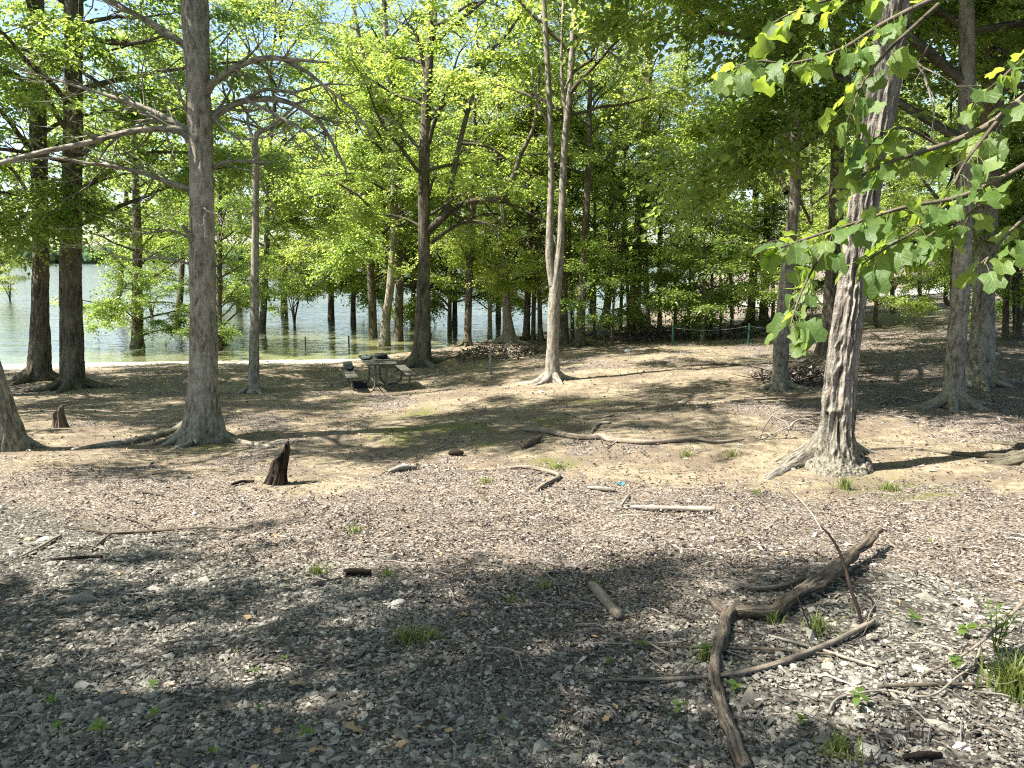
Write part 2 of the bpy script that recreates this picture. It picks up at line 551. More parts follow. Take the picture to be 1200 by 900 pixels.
lx_, ly_ = np.meshgrid(axis(-1100, 1100, 120, -3, 8), axis(15, 1100, 120, 28, 8))
ld_ = shore_sd(lx_, ly_)
shal = sstep(20, 2, ld_) * sstep(-13, -6, lx_ + .12 * (ly_ - 27)) + .6 * sstep(3.5, .3, ld_)
ii = np.arange(120 * 120).reshape(120, 120)
me = mk_mesh('lake', np.stack([lx_, ly_, np.full_like(lx_, WL)], -1).reshape(-1, 3), np.stack([ii[:-1, :-1], ii[:-1, 1:], ii[1:, 1:], ii[1:, :-1]], -1).reshape(-1, 4), M['water'], True,
             col=np.stack([np.clip(shal, 0, 1).ravel()] * 3 + [np.ones(120 * 120)], -1))
tag(ob('lake', me), kind='structure')

# wooded far shore: one mass of crowns nobody could count
def ico(sub=1):
    import bmesh
    bm = bmesh.new(); bmesh.ops.create_icosphere(bm, subdivisions=sub, radius=1)
    v = np.array([x.co[:] for x in bm.verts]); f = np.array([[q.index for q in t.verts] for t in bm.faces]); bm.free()
    return v, f


iv, iff = ico(2)
Vs, Fs = [], []
for k in range(800):
    x, y = rng.uniform(-820, 620), 800 + abs(rng.normal()) * 110
    fz = float(sstep(760, 1050, y)) * 10 + WL
    s = np.array([rng.uniform(5, 9), rng.uniform(5, 9), rng.uniform(6, 10)])
    vv = iv * s * (1 + .28 * noise3(iv * 2.2 + k * 3.1, 5))[:, None] + [x, y, max(fz, WL) + s[2] * .7]
    Fs.append(iff + len(Vs) * len(iv)); Vs.append(vv)
me = mk_mesh('far_woodland', np.concatenate(Vs), np.concatenate(Fs), M['far_leaf'], False)
tag(ob('far_woodland', me), 'distant wooded shore across the lake', 'woodland', kind='stuff')

# pale road beyond the trees on the right
rx = np.linspace(13, 60, 60)
ry = 43.5 + .10 * (rx - 13)
Vr = []
for a, b in zip(rx, ry):
    for off in (-1.9, 1.9):
        Vr.append([a, b + off, hz1(a, b + off) + .05])
Vr = np.array(Vr)
ii = np.arange(59) * 2
me = mk_mesh('road', Vr, np.stack([ii, ii + 2, ii + 3, ii + 1], -1), M['road'], False)
tag(ob('road', me), kind='structure')


# ------------------------------------------------------------------ tubes
def catmull(pts, n_per):
    pts = np.asarray(pts, float)
    ext = np.vstack([2 * pts[0] - pts[1], pts, 2 * pts[-1] - pts[-2]])
    out = []
    for i in range(1, len(ext) - 2):
        t = np.linspace(0, 1, n_per, endpoint=False)[:, None]
        p0, p1, p2, p3 = ext[i - 1], ext[i], ext[i + 1], ext[i + 2]
        out.append(.5 * ((2 * p1) + (-p0 + p2) * t + (2 * p0 - 5 * p1 + 4 * p2 - p3) * t * t + (-p0 + 3 * p1 - 3 * p2 + p3) * t ** 3))
    out.append(pts[-1:])
    return np.vstack(out)


def tube(pr, seg=8, n_per=4, cap=True, rough=0.0, rk=3.0, seed=0, lobes=None, cap0=False, ridge=0.0):
    """pr: (n,4) x,y,z,radius -> V,F,bk"""
    pr = catmull(pr, n_per) if n_per > 1 else np.asarray(pr, float)
    p, r = pr[:, :3], np.maximum(pr[:, 3], .0008)
    n = len(p)
    T = np.gradient(p, axis=0)
    T /= np.maximum(np.linalg.norm(T, axis=1), 1e-9)[:, None]
    L = np.concatenate([[0], np.cumsum(np.linalg.norm(np.diff(p, axis=0), axis=1))])
    ref = np.array([0, 1, 0.]) if abs(T[0][1]) < .8 else np.array([1, 0, 0.])
    A = np.zeros_like(p); B = np.zeros_like(p)
    for i in range(n):
        a = ref - T[i] * ref.dot(T[i]); a /= max(np.linalg.norm(a), 1e-9)
        A[i] = a; B[i] = np.cross(T[i], a); ref = a
    th = np.linspace(0, 2 * np.pi, seg, endpoint=False)
    c, s = np.cos(th), np.sin(th)
    rr = np.repeat(r[:, None], seg, 1)
    bk = np.stack([rr * c, rr * s, np.repeat(L[:, None], seg, 1)], -1)
    if lobes is not None:
        rr = rr * lobes(th, L)
    if rough:
        rr = rr * (1 + rough * fbm(np.stack([c[None] * r[:, None] * rk, s[None] * r[:, None] * rk, np.repeat(L[:, None], seg, 1) * rk * .35], -1) + seed * 7.3, seed, 3))
    if ridge:
        q3 = np.stack([c[None] * r[:, None], s[None] * r[:, None], np.repeat(L[:, None], seg, 1)], -1)
        w3 = .03 * noise3(q3 * 7, seed)[..., None]
        rn_ = 1 - np.abs(noise3((q3 + w3) * np.array([17, 17, 2.6]), seed + 31))
        rm_ = 1 - np.abs(noise3((q3 + w3) * np.array([38, 38, 7]), seed + 32))
        rr = rr + ridge * ((rn_ ** 2 - .5) + .4 * (rm_ - .5))
    V = p[:, None] + A[:, None] * (rr * c)[..., None] + B[:, None] * (rr * s)[..., None]
    V = V.reshape(-1, 3); bk = bk.reshape(-1, 3)
    i = np.arange(n - 1)[:, None] * seg; j = np.arange(seg); j2 = (j + 1) % seg
    F = np.stack([i + j, i + j2, i + seg + j2, i + seg + j], -1).reshape(-1, 4)
    tri = []
    if cap:
        V = np.vstack([V, p[-1:] + T[-1:] * r[-1] * .25]); bk = np.vstack([bk, [[0, 0, L[-1]]]])
        k = len(V) - 1; b = (n - 1) * seg
        tri += [[b + q, b + (q + 1) % seg, k] for q in range(seg)]
    if cap0:
        V = np.vstack([V, p[:1] - T[:1] * r[0] * .25]); bk = np.vstack([bk, [[0, 0, 0]]])
        k = len(V) - 1
        tri += [[(q + 1) % seg, q, k] for q in range(seg)]
    return V, F, bk, np.array(tri, dtype=int).reshape(-1, 3)


class Acc:
    def __init__(s): s.V, s.Q, s.T, s.B, s.n = [], [], [], [], 0

    def add(s, t):
        V, F, bk, tri = t
        s.V.append(V); s.Q.append(F + s.n); s.T.append(tri + s.n); s.B.append(bk); s.n += len(V)

    def mesh(s, name, mat, smooth=True):
        return mk_mesh(name, np.concatenate(s.V), [np.concatenate(s.Q), np.concatenate(s.T)], mat, smooth, vec=np.concatenate(s.B))


def tube_ob(name, pr, mat, parent=None, org=None, **kw):
    a = Acc(); V, F, b, t = tube(pr, **kw)
    if org is not None: V = V - np.asarray(org)
    a.add((V, F, b, t))
    return ob(name, a.mesh(name, mat), parent)


# ------------------------------------------------------------------ crowns (shared mesh data)
def rot_about(v, ax, ang):
    ax = ax / np.linalg.norm(ax)
    return v * math.cos(ang) + np.cross(ax, v) * math.sin(ang) + ax * ax.dot(v) * (1 - math.cos(ang))


def leaves_mesh(name, pos, dirn, nrm, size, mat, tint, wid=.82):
    """one folded kite per leaf"""
    d = dirn / np.linalg.norm(dirn, axis=1)[:, None]
    nr = nrm - d * (nrm * d).sum(1)[:, None]; nr /= np.maximum(np.linalg.norm(nr, axis=1), 1e-6)[:, None]
    sd = np.cross(d, nr)
    s = size[:, None]
    b = pos
    l = pos + d * s * .42 + sd * s * wid * .5 + nr * s * .10
    r = pos + d * s * .42 - sd * s * wid * .5 + nr * s * .10
    t = pos + d * s - nr * s * .10
    V = np.stack([b, l, t, r], 1).reshape(-1, 3)
    k = np.arange(len(pos)) * 4
    F = np.stack([np.stack([k, k + 2, k + 1], -1), np.stack([k, k + 3, k + 2], -1)], 1).reshape(-1, 3)
    return mk_mesh(name, V, F, mat, False, face_f=np.repeat(tint, 2))


def make_crown(seed, H, h0, Rad, n_prim, sprays, per, droop=.5, size=.085, mat='leaf', top=.35, clump=.27, thin=.08):
    sprays = int(sprays * 1.75)
    rg = np.random.default_rng(seed)
    br = Acc()
    nodes = []          # (pos, dir, weight)
    for k in range(n_prim):
        f = (k + rg.uniform(.1, .9)) / n_prim
        h = h0 + (H - h0) * f ** 1.05
        az = k * 2.39996 + rg.uniform(-.5, .5)
        prof = (1 - (1 - top) * f ** 1.6) * (.62 + .38 * min(1, f * 3 + .35))
        L = Rad * prof * rg.uniform(.72, 1.12)
        up = R(rg.uniform(18, 42)) + f * R(25)
        d = np.array([math.cos(az) * math.cos(up), math.sin(az) * math.cos(up), math.sin(up)])
        p = np.array([0, 0, max(h - .25 * L * math.tan(up) * .6, h0 * .7)])
        r0 = .014 + .0095 * L
        pts = [[*p, r0]]
        ns = 7
        for q in range(ns):
            d = d + rg.normal(0, .12, 3) + np.array([0, 0, -droop * (.08 + .10 * q / ns)])
            d /= np.linalg.norm(d)
            p = p + d * L / ns
            pts.append([*p, r0 * (1 - (q + 1) / ns) ** .8 + .004])
            t = (q + 1) / ns
            nodes.append((p.copy(), d.copy(), t))
            if q >= 1:
                for sgn in (-1, 1):
                    if rg.random() < .8:
                        a = rot_about(d, np.array([0, 0, 1.]), sgn * R(rg.uniform(35, 70)))
                        a[2] += rg.uniform(-.25, .25); a /= np.linalg.norm(a)
                        L2 = L * rg.uniform(.18, .36) * (1.25 - .6 * t)
                        p2 = p.copy(); sp = [[*p2, r0 * .42 * (1 - t * .6)]]
                        for w in range(4):
                            a = a + rg.normal(0, .13, 3) + np.array([0, 0, -droop * .10]); a /= np.linalg.norm(a)
                            p2 = p2 + a * L2 / 4
                            sp.append([*p2, r0 * .36 * (1 - t * .6) * (1 - (w + 1) / 4.4)])
                            nodes.append((p2.copy(), a.copy(), .6 + .1 * w))
                        br.add(tube(np.array(sp), 4, 1, False))
        br.add(tube(np.array(pts), 6, 2, False))
    NP = np.array([n[0] for n in nodes]); ND = np.array([n[1] for n in nodes])
    W = np.array([n[2] for n in nodes]) ** .8 * np.clip(1.15 - .95 * (NP[:, 2] - h0) / (H - h0), thin, 1) * rg.gamma(clump, 1.0, len(nodes)); W /= W.sum()
    pick = rg.choice(len(nodes), sprays, p=W)
    base, bd = NP[pick] + rg.normal(0, .05, (sprays, 3)), ND[pick]
    sdir = bd + rg.normal(0, .55, (sprays, 3)); sdir[:, 2] = sdir[:, 2] * .45 - droop * .18
    sdir /= np.linalg.norm(sdir, axis=1)[:, None]
    sl = rg.uniform(.35, .85, sprays)
    t = np.tile((np.arange(per) + .8) / per, (sprays, 1))
    pos = base[:, None] + sdir[:, None] * (sl[:, None] * t)[..., None]
    pos[..., 2] -= droop * .18 * (t ** 2) * sl[:, None]
    side = np.cross(sdir, [0, 0, 1.]); side /= np.maximum(np.linalg.norm(side, axis=1), 1e-3)[:, None]
    sg = np.where(np.arange(per) % 2 == 0, 1.0, -1.0)
    ld = sdir[:, None] * .55 + side[:, None] * sg[None, :, None] * .85 + rg.normal(0, .28, (sprays, per, 3))
    ld[..., 2] -= .28
    ln = np.array([0, 0, 1.]) + rg.normal(0, .42, (sprays, per, 3))
    pos = pos + ld * .04 + rg.normal(0, .02, pos.shape)
    n = sprays * per
    sz = size * rg.uniform(.65, 1.25, n)
    tint = np.clip(np.repeat(rg.normal(.5, .2, sprays), per) + rg.normal(0, .14, n), 0, 1)
    lm = leaves_mesh('crown', pos.reshape(-1, 3), ld.reshape(-1, 3), ln.reshape(-1, 3), sz, M[mat], tint)
    bmsh = br.mesh('branches', M['bark_dark'])
    return lm, bmsh, H


CR = {
    'tallA': make_crown(11, 14, 4.6, 4.0, 26, 1350, 13, .35),
    'tallB': make_crown(12, 14, 5.0, 3.8, 26, 1250, 13, .35, mat='leaf_dark'),
    'midA': make_crown(13, 12, 2.9, 4.2, 28, 1750, 13, .55, mat='leaf'),
    'midB': make_crown(14, 12, 2.6, 4.0, 28, 1700, 13, .55, mat='leaf_lime'),
    'lowA': make_crown(15, 10, 1.5, 4.2, 28, 1600, 13, .75, mat='leaf'),
    'lowB': make_crown(16, 10, 1.7, 3.9, 26, 1500, 13, .75, mat='leaf_lime'),
    'lowC': make_crown(19, 10, 1.3, 4.2, 26, 1500, 13, .70, mat='leaf_dark'),
    'airy': make_crown(23, 12, 1.9, 3.4, 26, 720, 13, .6, mat='leaf_lime', thin=.05),
    'shade': make_crown(24, 11, 3.8, 4.0, 26, 980, 13, .4, size=.095, clump=.13, thin=.6),
    'shadeB': make_crown(25, 11, 3.8, 4.0, 26, 1700, 13, .4, size=.095, clump=.35, thin=.5, mat='leaf_dark'),
    'thinA': make_crown(21, 14, 5.6, 3.2, 22, 800, 13, .35, mat='leaf_lime'),
    'thinB': make_crown(22, 12, 3.2, 3.5, 24, 820, 13, .5, mat='leaf', thin=.05),
    'sapA': make_crown(17, 5, 1.0, 1.7, 16, 420, 11, .6, .085, mat='leaf'),
    'sapB': make_crown(18, 5, .8, 1.9, 16, 450, 11, .6, .085, mat='leaf_lime'),
}


# ------------------------------------------------------------------ trees
def trunk_lobes(seed, amp, hs, nl):
    rg = np.random.default_rng(seed)
    a0 = rg.uniform(0, 6.28); ang = a0 + np.arange(nl) * 2 * np.pi / nl + rg.uniform(-.35, .35, nl)
    am = rg.uniform(.5, 1.1, nl)
    w2, ph = rg.uniform(2, 4), rg.uniform(0, 6)
    def f(th, L):
        o = np.zeros((len(L), len(th)))
        for a, m in zip(ang, am):
            dlt = np.angle(np.exp(1j * (th - a)))
            o += m * np.exp(-(dlt / .38) ** 2)[None]
        return 1 + amp * np.exp(-np.maximum(L - .25, 0) / hs)[:, None] * (o - .25) + .03 * np.cos(2 * th[None] + ph + L[:, None] * .6)
    return f, ang


def tree(label, trace, height, crown, bark='bark_dark', group=None, roots=0, root_len=1.2, seg=20, cscale=1.0, crot=None,
         limbs=(), stems=(), seed=None, name='tree', rough=.05, flare=.22, cz=1.0, base=None, water=False, crown_drop=0.0, limb_mat=None, rise=3, ridge=0.0):
    """trace: (px,py,width px) up the trunk, first point on the ground"""
    seed = seed if seed is not None else int(trace[0][0] * 7 + trace[0][1])
    rg = np.random.default_rng(abs(seed))
    g = np.array(base) if base is not None else G(trace[0][0], trace[0][1])
    if water:
        r = ray(*trace[0][:2]); d = (WL - CAM_Z) / r[2]; g = np.array([r[0] * d, r[1] * d, WL])
    d = g[1]
    sl = math.hypot(g[0], math.hypot(g[1], g[2] - CAM_Z))
    root = empty(name, tuple(g))
    tag(root, label, 'tree', group)
    pts = []
    for (px, py, w) in trace:
        q = P(px, py, d)
        pts.append([*q, w * .5 * math.hypot(d, CAM_Z - q[2]) / FPX])
    pts = np.array(pts)
    pts[0][:3] = g
    # carry the trunk on to its full height along its own lean
    top = pts[-1]; prev = pts[-2]
    lean = (pts[-1, :2] - pts[0, :2]) / max(pts[-1, 2] - pts[0, 2], .3)
    rem = height - (top[2] - g[2])
    if rem > .5:
        for f in np.linspace(0, 1, max(2, int(rem / 1.5)) + 1)[1:]:
            pts = np.vstack([pts, [top[0] + lean[0] * rem * f * .8 + rg.normal(0, .05), top[1] + lean[1] * rem * f * .8 + rg.normal(0, .05), top[2] + rem * f, top[3] * (1 - .93 * f)]])
    under = pts[0].copy(); under[2] -= (.35 if not water else 1.0); under[3] *= 1.05
    pts = np.vstack([under, pts])
    fl, ang = trunk_lobes(seed, flare, .22 + pts[1][3] * .8, max(roots, 5))
    a = Acc()
    V, Fq, bk, tri = tube(pts, seg, rise, True, rough, 6.0, seed, fl, False, ridge)
    a.add((V - g, Fq, bk, tri))
    ob('trunk', a.mesh('trunk', M[bark]), root)
    for st in stems:                                   # second stems of the same tree
        q = np.array([[*(P(px, py, d + (s[0] if s else 0)) - g), w * .5 * d / FPX] for px, py, w, *s in st])
        ext = q[-1] + (q[-1] - q[-2]) * 3; ext[3] = q[-1][3] * .3
        tube_ob('stem', np.vstack([q, ext]), M[bark], root, seg=14, n_per=5, rough=.05, seed=seed + 3)
    for lb in limbs:
        pl, twn, mt_ = lb['p'], lb.get('tw', 0), lb.get('m', limb_mat or bark)
        dz = lb.get('dd', 0.0)
        q = []
        for i, (px, py, w) in enumerate(pl):
            f = i / (len(pl) - 1)
            pp = P(px, py, d + dz * f)
            q.append([*(pp - g), w * .5 * d / FPX])
        q = np.array(q)
        acc = Acc(); acc.add(tube(q, 9, 4, True, .06, 8, seed + 5))
        sm = catmull(q, 4)
        for _ in range(twn):
            i = rg.integers(2, len(sm) - 1)
            grow_twig(acc, rg, sm[i, :3], sm[i] - sm[i - 1], rg.uniform(.3, 1.1) * lb.get('tl', 1), max(sm[i, 3] * .5, .003), 2)
        o = ob('limb', acc.mesh('limb', M[mt_]), root)
    for i in range(roots):
        az = ang[i % len(ang)] + math.pi / 2 if False else rg.uniform(0, 6.28) if i >= len(ang) else ang[i]
        make_root(root, g, az, pts[1][3], root_len * rg.uniform(.6, 1.25), bark, rg)
    if crown:
        lm, bmsh, H = CR[crown]
        k = height / H
        lv = Vector((lean[0], lean[1], 1)).normalized()
        rq = Vector((0, 0, 1)).rotation_difference(lv) @ Quaternion((0, 0, 1), crot if crot is not None else rg.uniform(0, 6.28))
        for nm, me_ in (('branches', bmsh), ('crown', lm)):
            c = ob(nm, me_, root)
            c.rotation_mode = 'QUATERNION'; c.rotation_quaternion = rq
            c.scale = (k * cscale, k * cscale, k * cz); c.location = (0, 0, -crown_drop)
    return root


def grow_twig(acc, rg, p, d, L, r, depth):
    d = np.asarray(d[:3], float); d = d / max(np.linalg.norm(d), 1e-6)
    a = d + rg.normal(0, .75, 3); a /= np.linalg.norm(a)
    pts = [[*p, r]]
    q = np.array(p, float)
    for k in range(4):
        a = a + rg.normal(0, .22, 3) + [0, 0, .04]; a /= np.linalg.norm(a)
        q = q + a * L / 4
        pts.append([*q, r * (1 - (k + 1) / 4.6)])
        if depth > 1 and rg.random() < .55:
            grow_twig(acc, rg, q, a, L * rg.uniform(.3, .6), r * .5, depth - 1)
    acc.add(tube(np.array(pts), 4, 1, False))


def make_root(root, g, az, r0, L, bark, rg, start=.5):
    """az is the angle of a trunk lobe; the tube frame starts at +Y"""
    dx, dy = math.sin(az) * -1, math.cos(az)
    pts = []
    n = 9
    ox = oy = 0.0
    wob = rg.uniform(-.5, .5)
    for k in range(n):
        f = k / (n - 1)
        dist = r0 * start + L * f
        ox, oy = dx * dist + -dy * wob * f * f * L * .5, dy * dist + dx * wob * f * f * L * .5
        z = hz1(g[0] + ox, g[1] + oy) - g[2]
        rad = r0 * .30 * (1 - f) ** .8 + .010
        lift = r0 * .62 * math.exp(-f * L / (r0 * .7)) + rad * .15 - .04 * f
        pts.append([ox, oy, z + lift, rad])
    tube_ob('root', np.array(pts), M[bark], root, seg=9, n_per=3, rough=.18, rk=10, seed=int(az * 100) % 97)


# ---- the big grey tree with bare limbs, left of centre
tree('large grey-barked tree with bare dead limbs and spreading roots beside the charred stump',
     [(238, 516, 53.2), (238, 495, 40.9), (238, 455, 33.5), (239, 400, 29.8), (237, 300, 27.9), (236, 200, 26.0), (232, 100, 26.0), (228, 0, 27.0), (223, -150, 25.1)],
     20, 'thinA', 'bark_grey', roots=4, root_len=.35, seg=90, seed=101, rise=22, ridge=.016, rough=.08, flare=.26, crot=1.0, limbs=[
    dict(p=[(228, 166, 15), (210, 153, 9), (180, 151, 7), (140, 157, 6.5), (100, 168, 6), (50, 178, 5.5), (0, 191, 5), (-70, 205, 3)], tw=12, dd=-.8),
    dict(p=[(226, 160, 11), (200, 141, 7), (160, 122, 5), (120, 110, 3.6), (70, 95, 2.6), (25, 84, 1.4)], tw=20, dd=.6, m='twig_pale'),
    dict(p=[(230, 225, 8), (190, 211, 5.5), (150, 198, 4.6), (100, 191, 4), (60, 185, 3), (15, 191, 1.5)], tw=14, dd=-.3),
    dict(p=[(222, 60, 9), (207, 46, 7), (180, 28, 6), (150, 12, 5), (110, -6, 4), (60, -30, 2.5)], tw=10, dd=.5),
    dict(p=[(240, 110, 12), (252, 95, 8), (280, 77, 6.5), (310, 68, 6), (345, 70, 4.5), (385, 73, 2)], tw=14, dd=-.5),
    dict(p=[(330, 69, 4.5), (358, 83, 4), (385, 105, 3.5), (415, 130, 2.5), (440, 165, 1.2)], tw=8, dd=-.3),
    dict(p=[(242, 140, 12), (265, 127, 8), (287, 118, 7), (320, 116, 6.5), (345, 123, 5.5), (372, 141, 4.5), (390, 168, 4), (408, 205, 2)], tw=15, dd=.4),
    dict(p=[(287, 118, 5), (310, 105, 4), (345, 108, 3.2), (380, 99, 2.4), (420, 100, 1)], tw=10, dd=.5),
    dict(p=[(288, 117, 4), (330, 138, 3.2), (362, 158, 2.6), (384, 196, 1)], tw=8, dd=-.8, m='twig_pale'),
    dict(p=[(246, 200, 6), (262, 190, 4), (285, 189, 3), (318, 191, 1.5)], tw=5),
    dict(p=[(230, 290, 10), (223, 277, 7), (213, 263, 3.5)], dd=-.3),
    dict(p=[(233, 225, 4), (240, 245, 2.6), (255, 252, 2), (268, 265, 1)], tw=7, dd=-.5, m='twig_pale'),
    dict(p=[(246, 132, 4), (262, 150, 2.6), (285, 163, 2.2), (320, 158, 2), (342, 148, 1)], tw=10, dd=-.4, m='twig_pale'),
    dict(p=[(224, 140, 4), (214, 120, 2.6), (206, 95, 2.0), (190, 75, 1)], tw=14, dd=-.6, m='twig_pale'),
    dict(p=[(224, 280, 3), (200, 270, 2.2), (165, 274, 1.8), (120, 273, 1)], tw=10, dd=-.3, m='twig_pale'),
    dict(p=[(224, 310, 3), (190, 302, 2.2), (150, 304, 1.8), (118, 290, 1)], tw=10, dd=-.5, m='twig_pale')])
_big = [o for o in COL.objects if o.name == 'tree'][0]
_g = np.array(_big.location)
for trace, r0 in (([(225, 505), (205, 508), (180, 514), (150, 520), (115, 524), (85, 528)], 12), ([(246, 512), (262, 514), (285, 520), (320, 525)], 9), ([(232, 515), (222, 522), (206, 526)], 8), ([(222, 507), (200, 516), (178, 522)], 7)):
    q = []
    for i, (px, py) in enumerate(trace):
        g = G(px, py); rad = r0 * .5 * g[1] / FPX * (1 - i / len(trace)) + .012
        q.append([*(g + [0, 0, rad * .5 + (.10 if i == 0 else 0)] - _g), rad])
    tube_ob('root', np.array(q), M['bark_grey'], _big, seg=10, n_per=5, rough=.2, rk=9, seed=3)

# ---- left group by the shore
tree('thick upright dark trunk, right one of the shore pair near the left edge',
     [(85, 455, 35.2), (85, 440, 27.2), (84, 400, 25.2), (83, 350, 22.9), (83, 300, 21.6), (85, 200, 18.9), (86, 100, 18.0), (86, 0, 17.1), (86, -80, 16.2)],
     17, 'midA', 'bark_dark', roots=5, root_len=1.3, seg=64, seed=102, cscale=.95, crot=.4, cz=1.0, rise=14, ridge=.03, limbs=[
    dict(p=[(92, 58, 8), (105, 45, 6), (130, 50, 5.5), (160, 50, 4), (200, 40, 2)], tw=7), dict(p=[(90, 80, 5), (120, 100, 4), (150, 120, 3), (190, 150, 1.5)], tw=7)])
tree('dark trunk with widely flared foot, left one of the shore pair',
     [(45, 445, 34.0), (46, 432, 25.5), (47, 400, 21.6), (47, 350, 18.0), (48, 300, 17.1), (46, 200, 16.2), (43, 100, 16.2), (42, 0, 14.4), (42, -80, 12.6)],
     16, 'midA', 'bark_dark', roots=5, root_len=1.2, seg=64, seed=103, cscale=.9, crot=2.2, rise=14, ridge=.03, limbs=[
    dict(p=[(42, 175, 6), (25, 160, 4), (5, 150, 3), (-30, 150, 1.5)], tw=7), dict(p=[(40, 120, 6), (28, 115, 5), (10, 108, 3)], tw=3)])
tree('grey-brown trunk leaning out of the picture at the left edge',
     [(8, 527, 44.8), (3, 500, 36.0), (-8, 460, 33.1), (-22, 410, 30.6), (-58, 290, 28.1), (-95, 170, 25.5)],
     15, 'thinA', 'bark_grey', roots=4, root_len=.5, seg=80, seed=104, rise=16, rough=.12, ridge=.025)
tree('tree standing in the lake water behind the shore pair', [(161, 407, 17), (161, 395, 13), (161, 350, 11.5), (161, 300, 10.5), (160, 240, 9), (158, 190, 6)],
     9.5, 'lowA', 'bark_dark', seg=16, seed=105, water=True, cscale=1.05, crot=.3, crown_drop=1.0, flare=.15)
tree('slim pale trunk with a kinked broken top left of the picnic table',
     [(297, 459, 20), (297, 448, 13.5), (298, 400, 11.5), (299, 300, 8.5), (300, 200, 7), (300, 160, 6.5), (318, 148, 4.5), (345, 125, 3), (360, 115, 1.5)],
     .5, None, 'bark_pale', roots=4, root_len=.5, seg=18, seed=106, rise=6, limbs=[
    dict(p=[(300, 170, 4), (290, 140, 3), (300, 110, 2), (330, 70, 1)], tw=10), dict(p=[(301, 200, 3), (312, 225, 2), (325, 250, 1)], tw=8)])
tree('thin dark stem in the water just right of the big grey trunk', [(257, 411, 7), (257, 380, 6), (257, 330, 5.5), (258, 250, 5)], 8, 'lowC', 'bark_dark', seg=12, seed=107, water=True, crown_drop=.6, crot=2.0)

# ---- centre group
tree('tall dark tree with long curving limbs directly behind the picnic table',
     [(492, 429, 30.6), (494, 415, 22.9), (495, 400, 19.3), (496, 350, 15.6), (497, 300, 12.9), (497, 200, 12.4), (501, 100, 9.7), (509, 0, 7.8), (513, -60, 6.4)],
     16, 'thinB', 'bark_dark', roots=5, root_len=1.4, seg=56, seed=108, rise=12, ridge=.025, crot=3.3, limbs=[
    dict(p=[(500, 272, 11), (515, 258, 9), (531, 245, 8), (552, 236, 7.5), (580, 234, 7), (595, 225, 6.5), (602, 205, 6), (611, 180, 5), (625, 150, 4.2), (630, 115, 3.2), (633, 78, 2)], tw=10, dd=-1.0, tl=1.4),
    dict(p=[(586, 236, 4), (610, 244, 3), (640, 260, 1.5)], tw=7, dd=-.8),
    dict(p=[(514, 260, 8), (526, 235, 7), (531, 205, 6.5), (537, 175, 6), (547, 135, 5.5), (560, 95, 5), (571, 64, 4.5), (588, 46, 4), (610, 18, 3), (630, -20, 2)], tw=14, dd=.8, tl=1.5),
    dict(p=[(541, 168, 4), (572, 172, 3.4), (600, 191, 2.6), (640, 215, 1.4)], tw=8, tl=1.2),
    dict(p=[(503, 60, 6), (525, 35, 5), (550, 15, 4), (580, -10, 3)], tw=7), dict(p=[(500, 95, 5), (488, 42, 4), (475, 25, 2)], tw=7),
    dict(p=[(505, 285, 4), (540, 262, 3.4), (570, 262, 2.6), (590, 285, 1.2)], tw=8)])
tree('leftmost of three dark trunks on the bank behind the picnic table', [(437, 406, 17), (437, 395, 11), (436, 350, 9.5), (433, 300, 9), (430, 200, 7)], 13, 'midB', 'bark_dark', roots=3, root_len=1.0, seg=18, seed=109, crot=.5, rise=5)
tree('trunk with torn pale bark, middle of three behind the picnic table', [(450, 411, 17.8), (451, 398, 12.8), (453, 370, 10.2), (459, 320, 8.9), (462, 240, 8.1), (461, 150, 7.6), (455, 80, 6.0), (450, 0, 5.1)],
     14, 'midA', 'bark_grey', roots=3, root_len=.9, seg=20, seed=110, crot=1.3, rise=5, rough=.16, limbs=[
    dict(p=[(462, 165, 8), (455, 135, 7.5), (441, 105, 7), (428, 75, 6), (421, 45, 5), (413, 0, 4), (408, -40, 2)], tw=10, dd=-.6, tl=1.3)])
tree('darkest and rightmost of three trunks on the bank behind the picnic table', [(467, 408, 17), (467, 395, 11.5), (468, 350, 9.5), (469, 300, 8.5), (470, 200, 7)], 13, 'thinA', 'bark_dark', roots=3, root_len=.9, seg=18, seed=111, crot=2.3, rise=5)
tree('straight dark trunk at the water edge right of the tall table tree', [(548, 404, 14), (548, 392, 9.5), (550, 330, 8), (553, 270, 7), (556, 200, 6)], 12, 'airy', 'bark_dark', roots=3, root_len=1.0, seg=16, seed=112, crot=3.1)
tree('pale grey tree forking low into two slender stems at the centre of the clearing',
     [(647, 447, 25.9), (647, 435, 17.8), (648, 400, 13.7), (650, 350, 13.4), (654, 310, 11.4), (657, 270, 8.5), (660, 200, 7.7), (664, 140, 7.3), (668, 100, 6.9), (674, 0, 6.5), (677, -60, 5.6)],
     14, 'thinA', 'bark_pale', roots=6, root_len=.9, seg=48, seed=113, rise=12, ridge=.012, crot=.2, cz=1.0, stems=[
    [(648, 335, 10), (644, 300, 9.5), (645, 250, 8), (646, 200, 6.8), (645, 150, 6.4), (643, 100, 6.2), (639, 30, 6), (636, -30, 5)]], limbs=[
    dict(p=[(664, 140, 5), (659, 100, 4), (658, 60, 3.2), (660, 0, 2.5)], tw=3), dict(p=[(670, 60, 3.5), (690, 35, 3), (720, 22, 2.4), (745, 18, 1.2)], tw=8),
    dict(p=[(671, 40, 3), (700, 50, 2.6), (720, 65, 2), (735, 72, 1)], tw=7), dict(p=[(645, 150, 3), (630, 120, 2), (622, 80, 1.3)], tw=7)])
tree('tree with a pale sunlit flared foot on the bank left of the forked tree', [(596, 402, 23), (596, 390, 15), (594, 365, 10), (592, 320, 8.5), (590, 250, 7)], 12, 'airy', 'bark_pale', roots=4, root_len=.9, seg=18, seed=114, crot=1.9, crown_drop=.4)
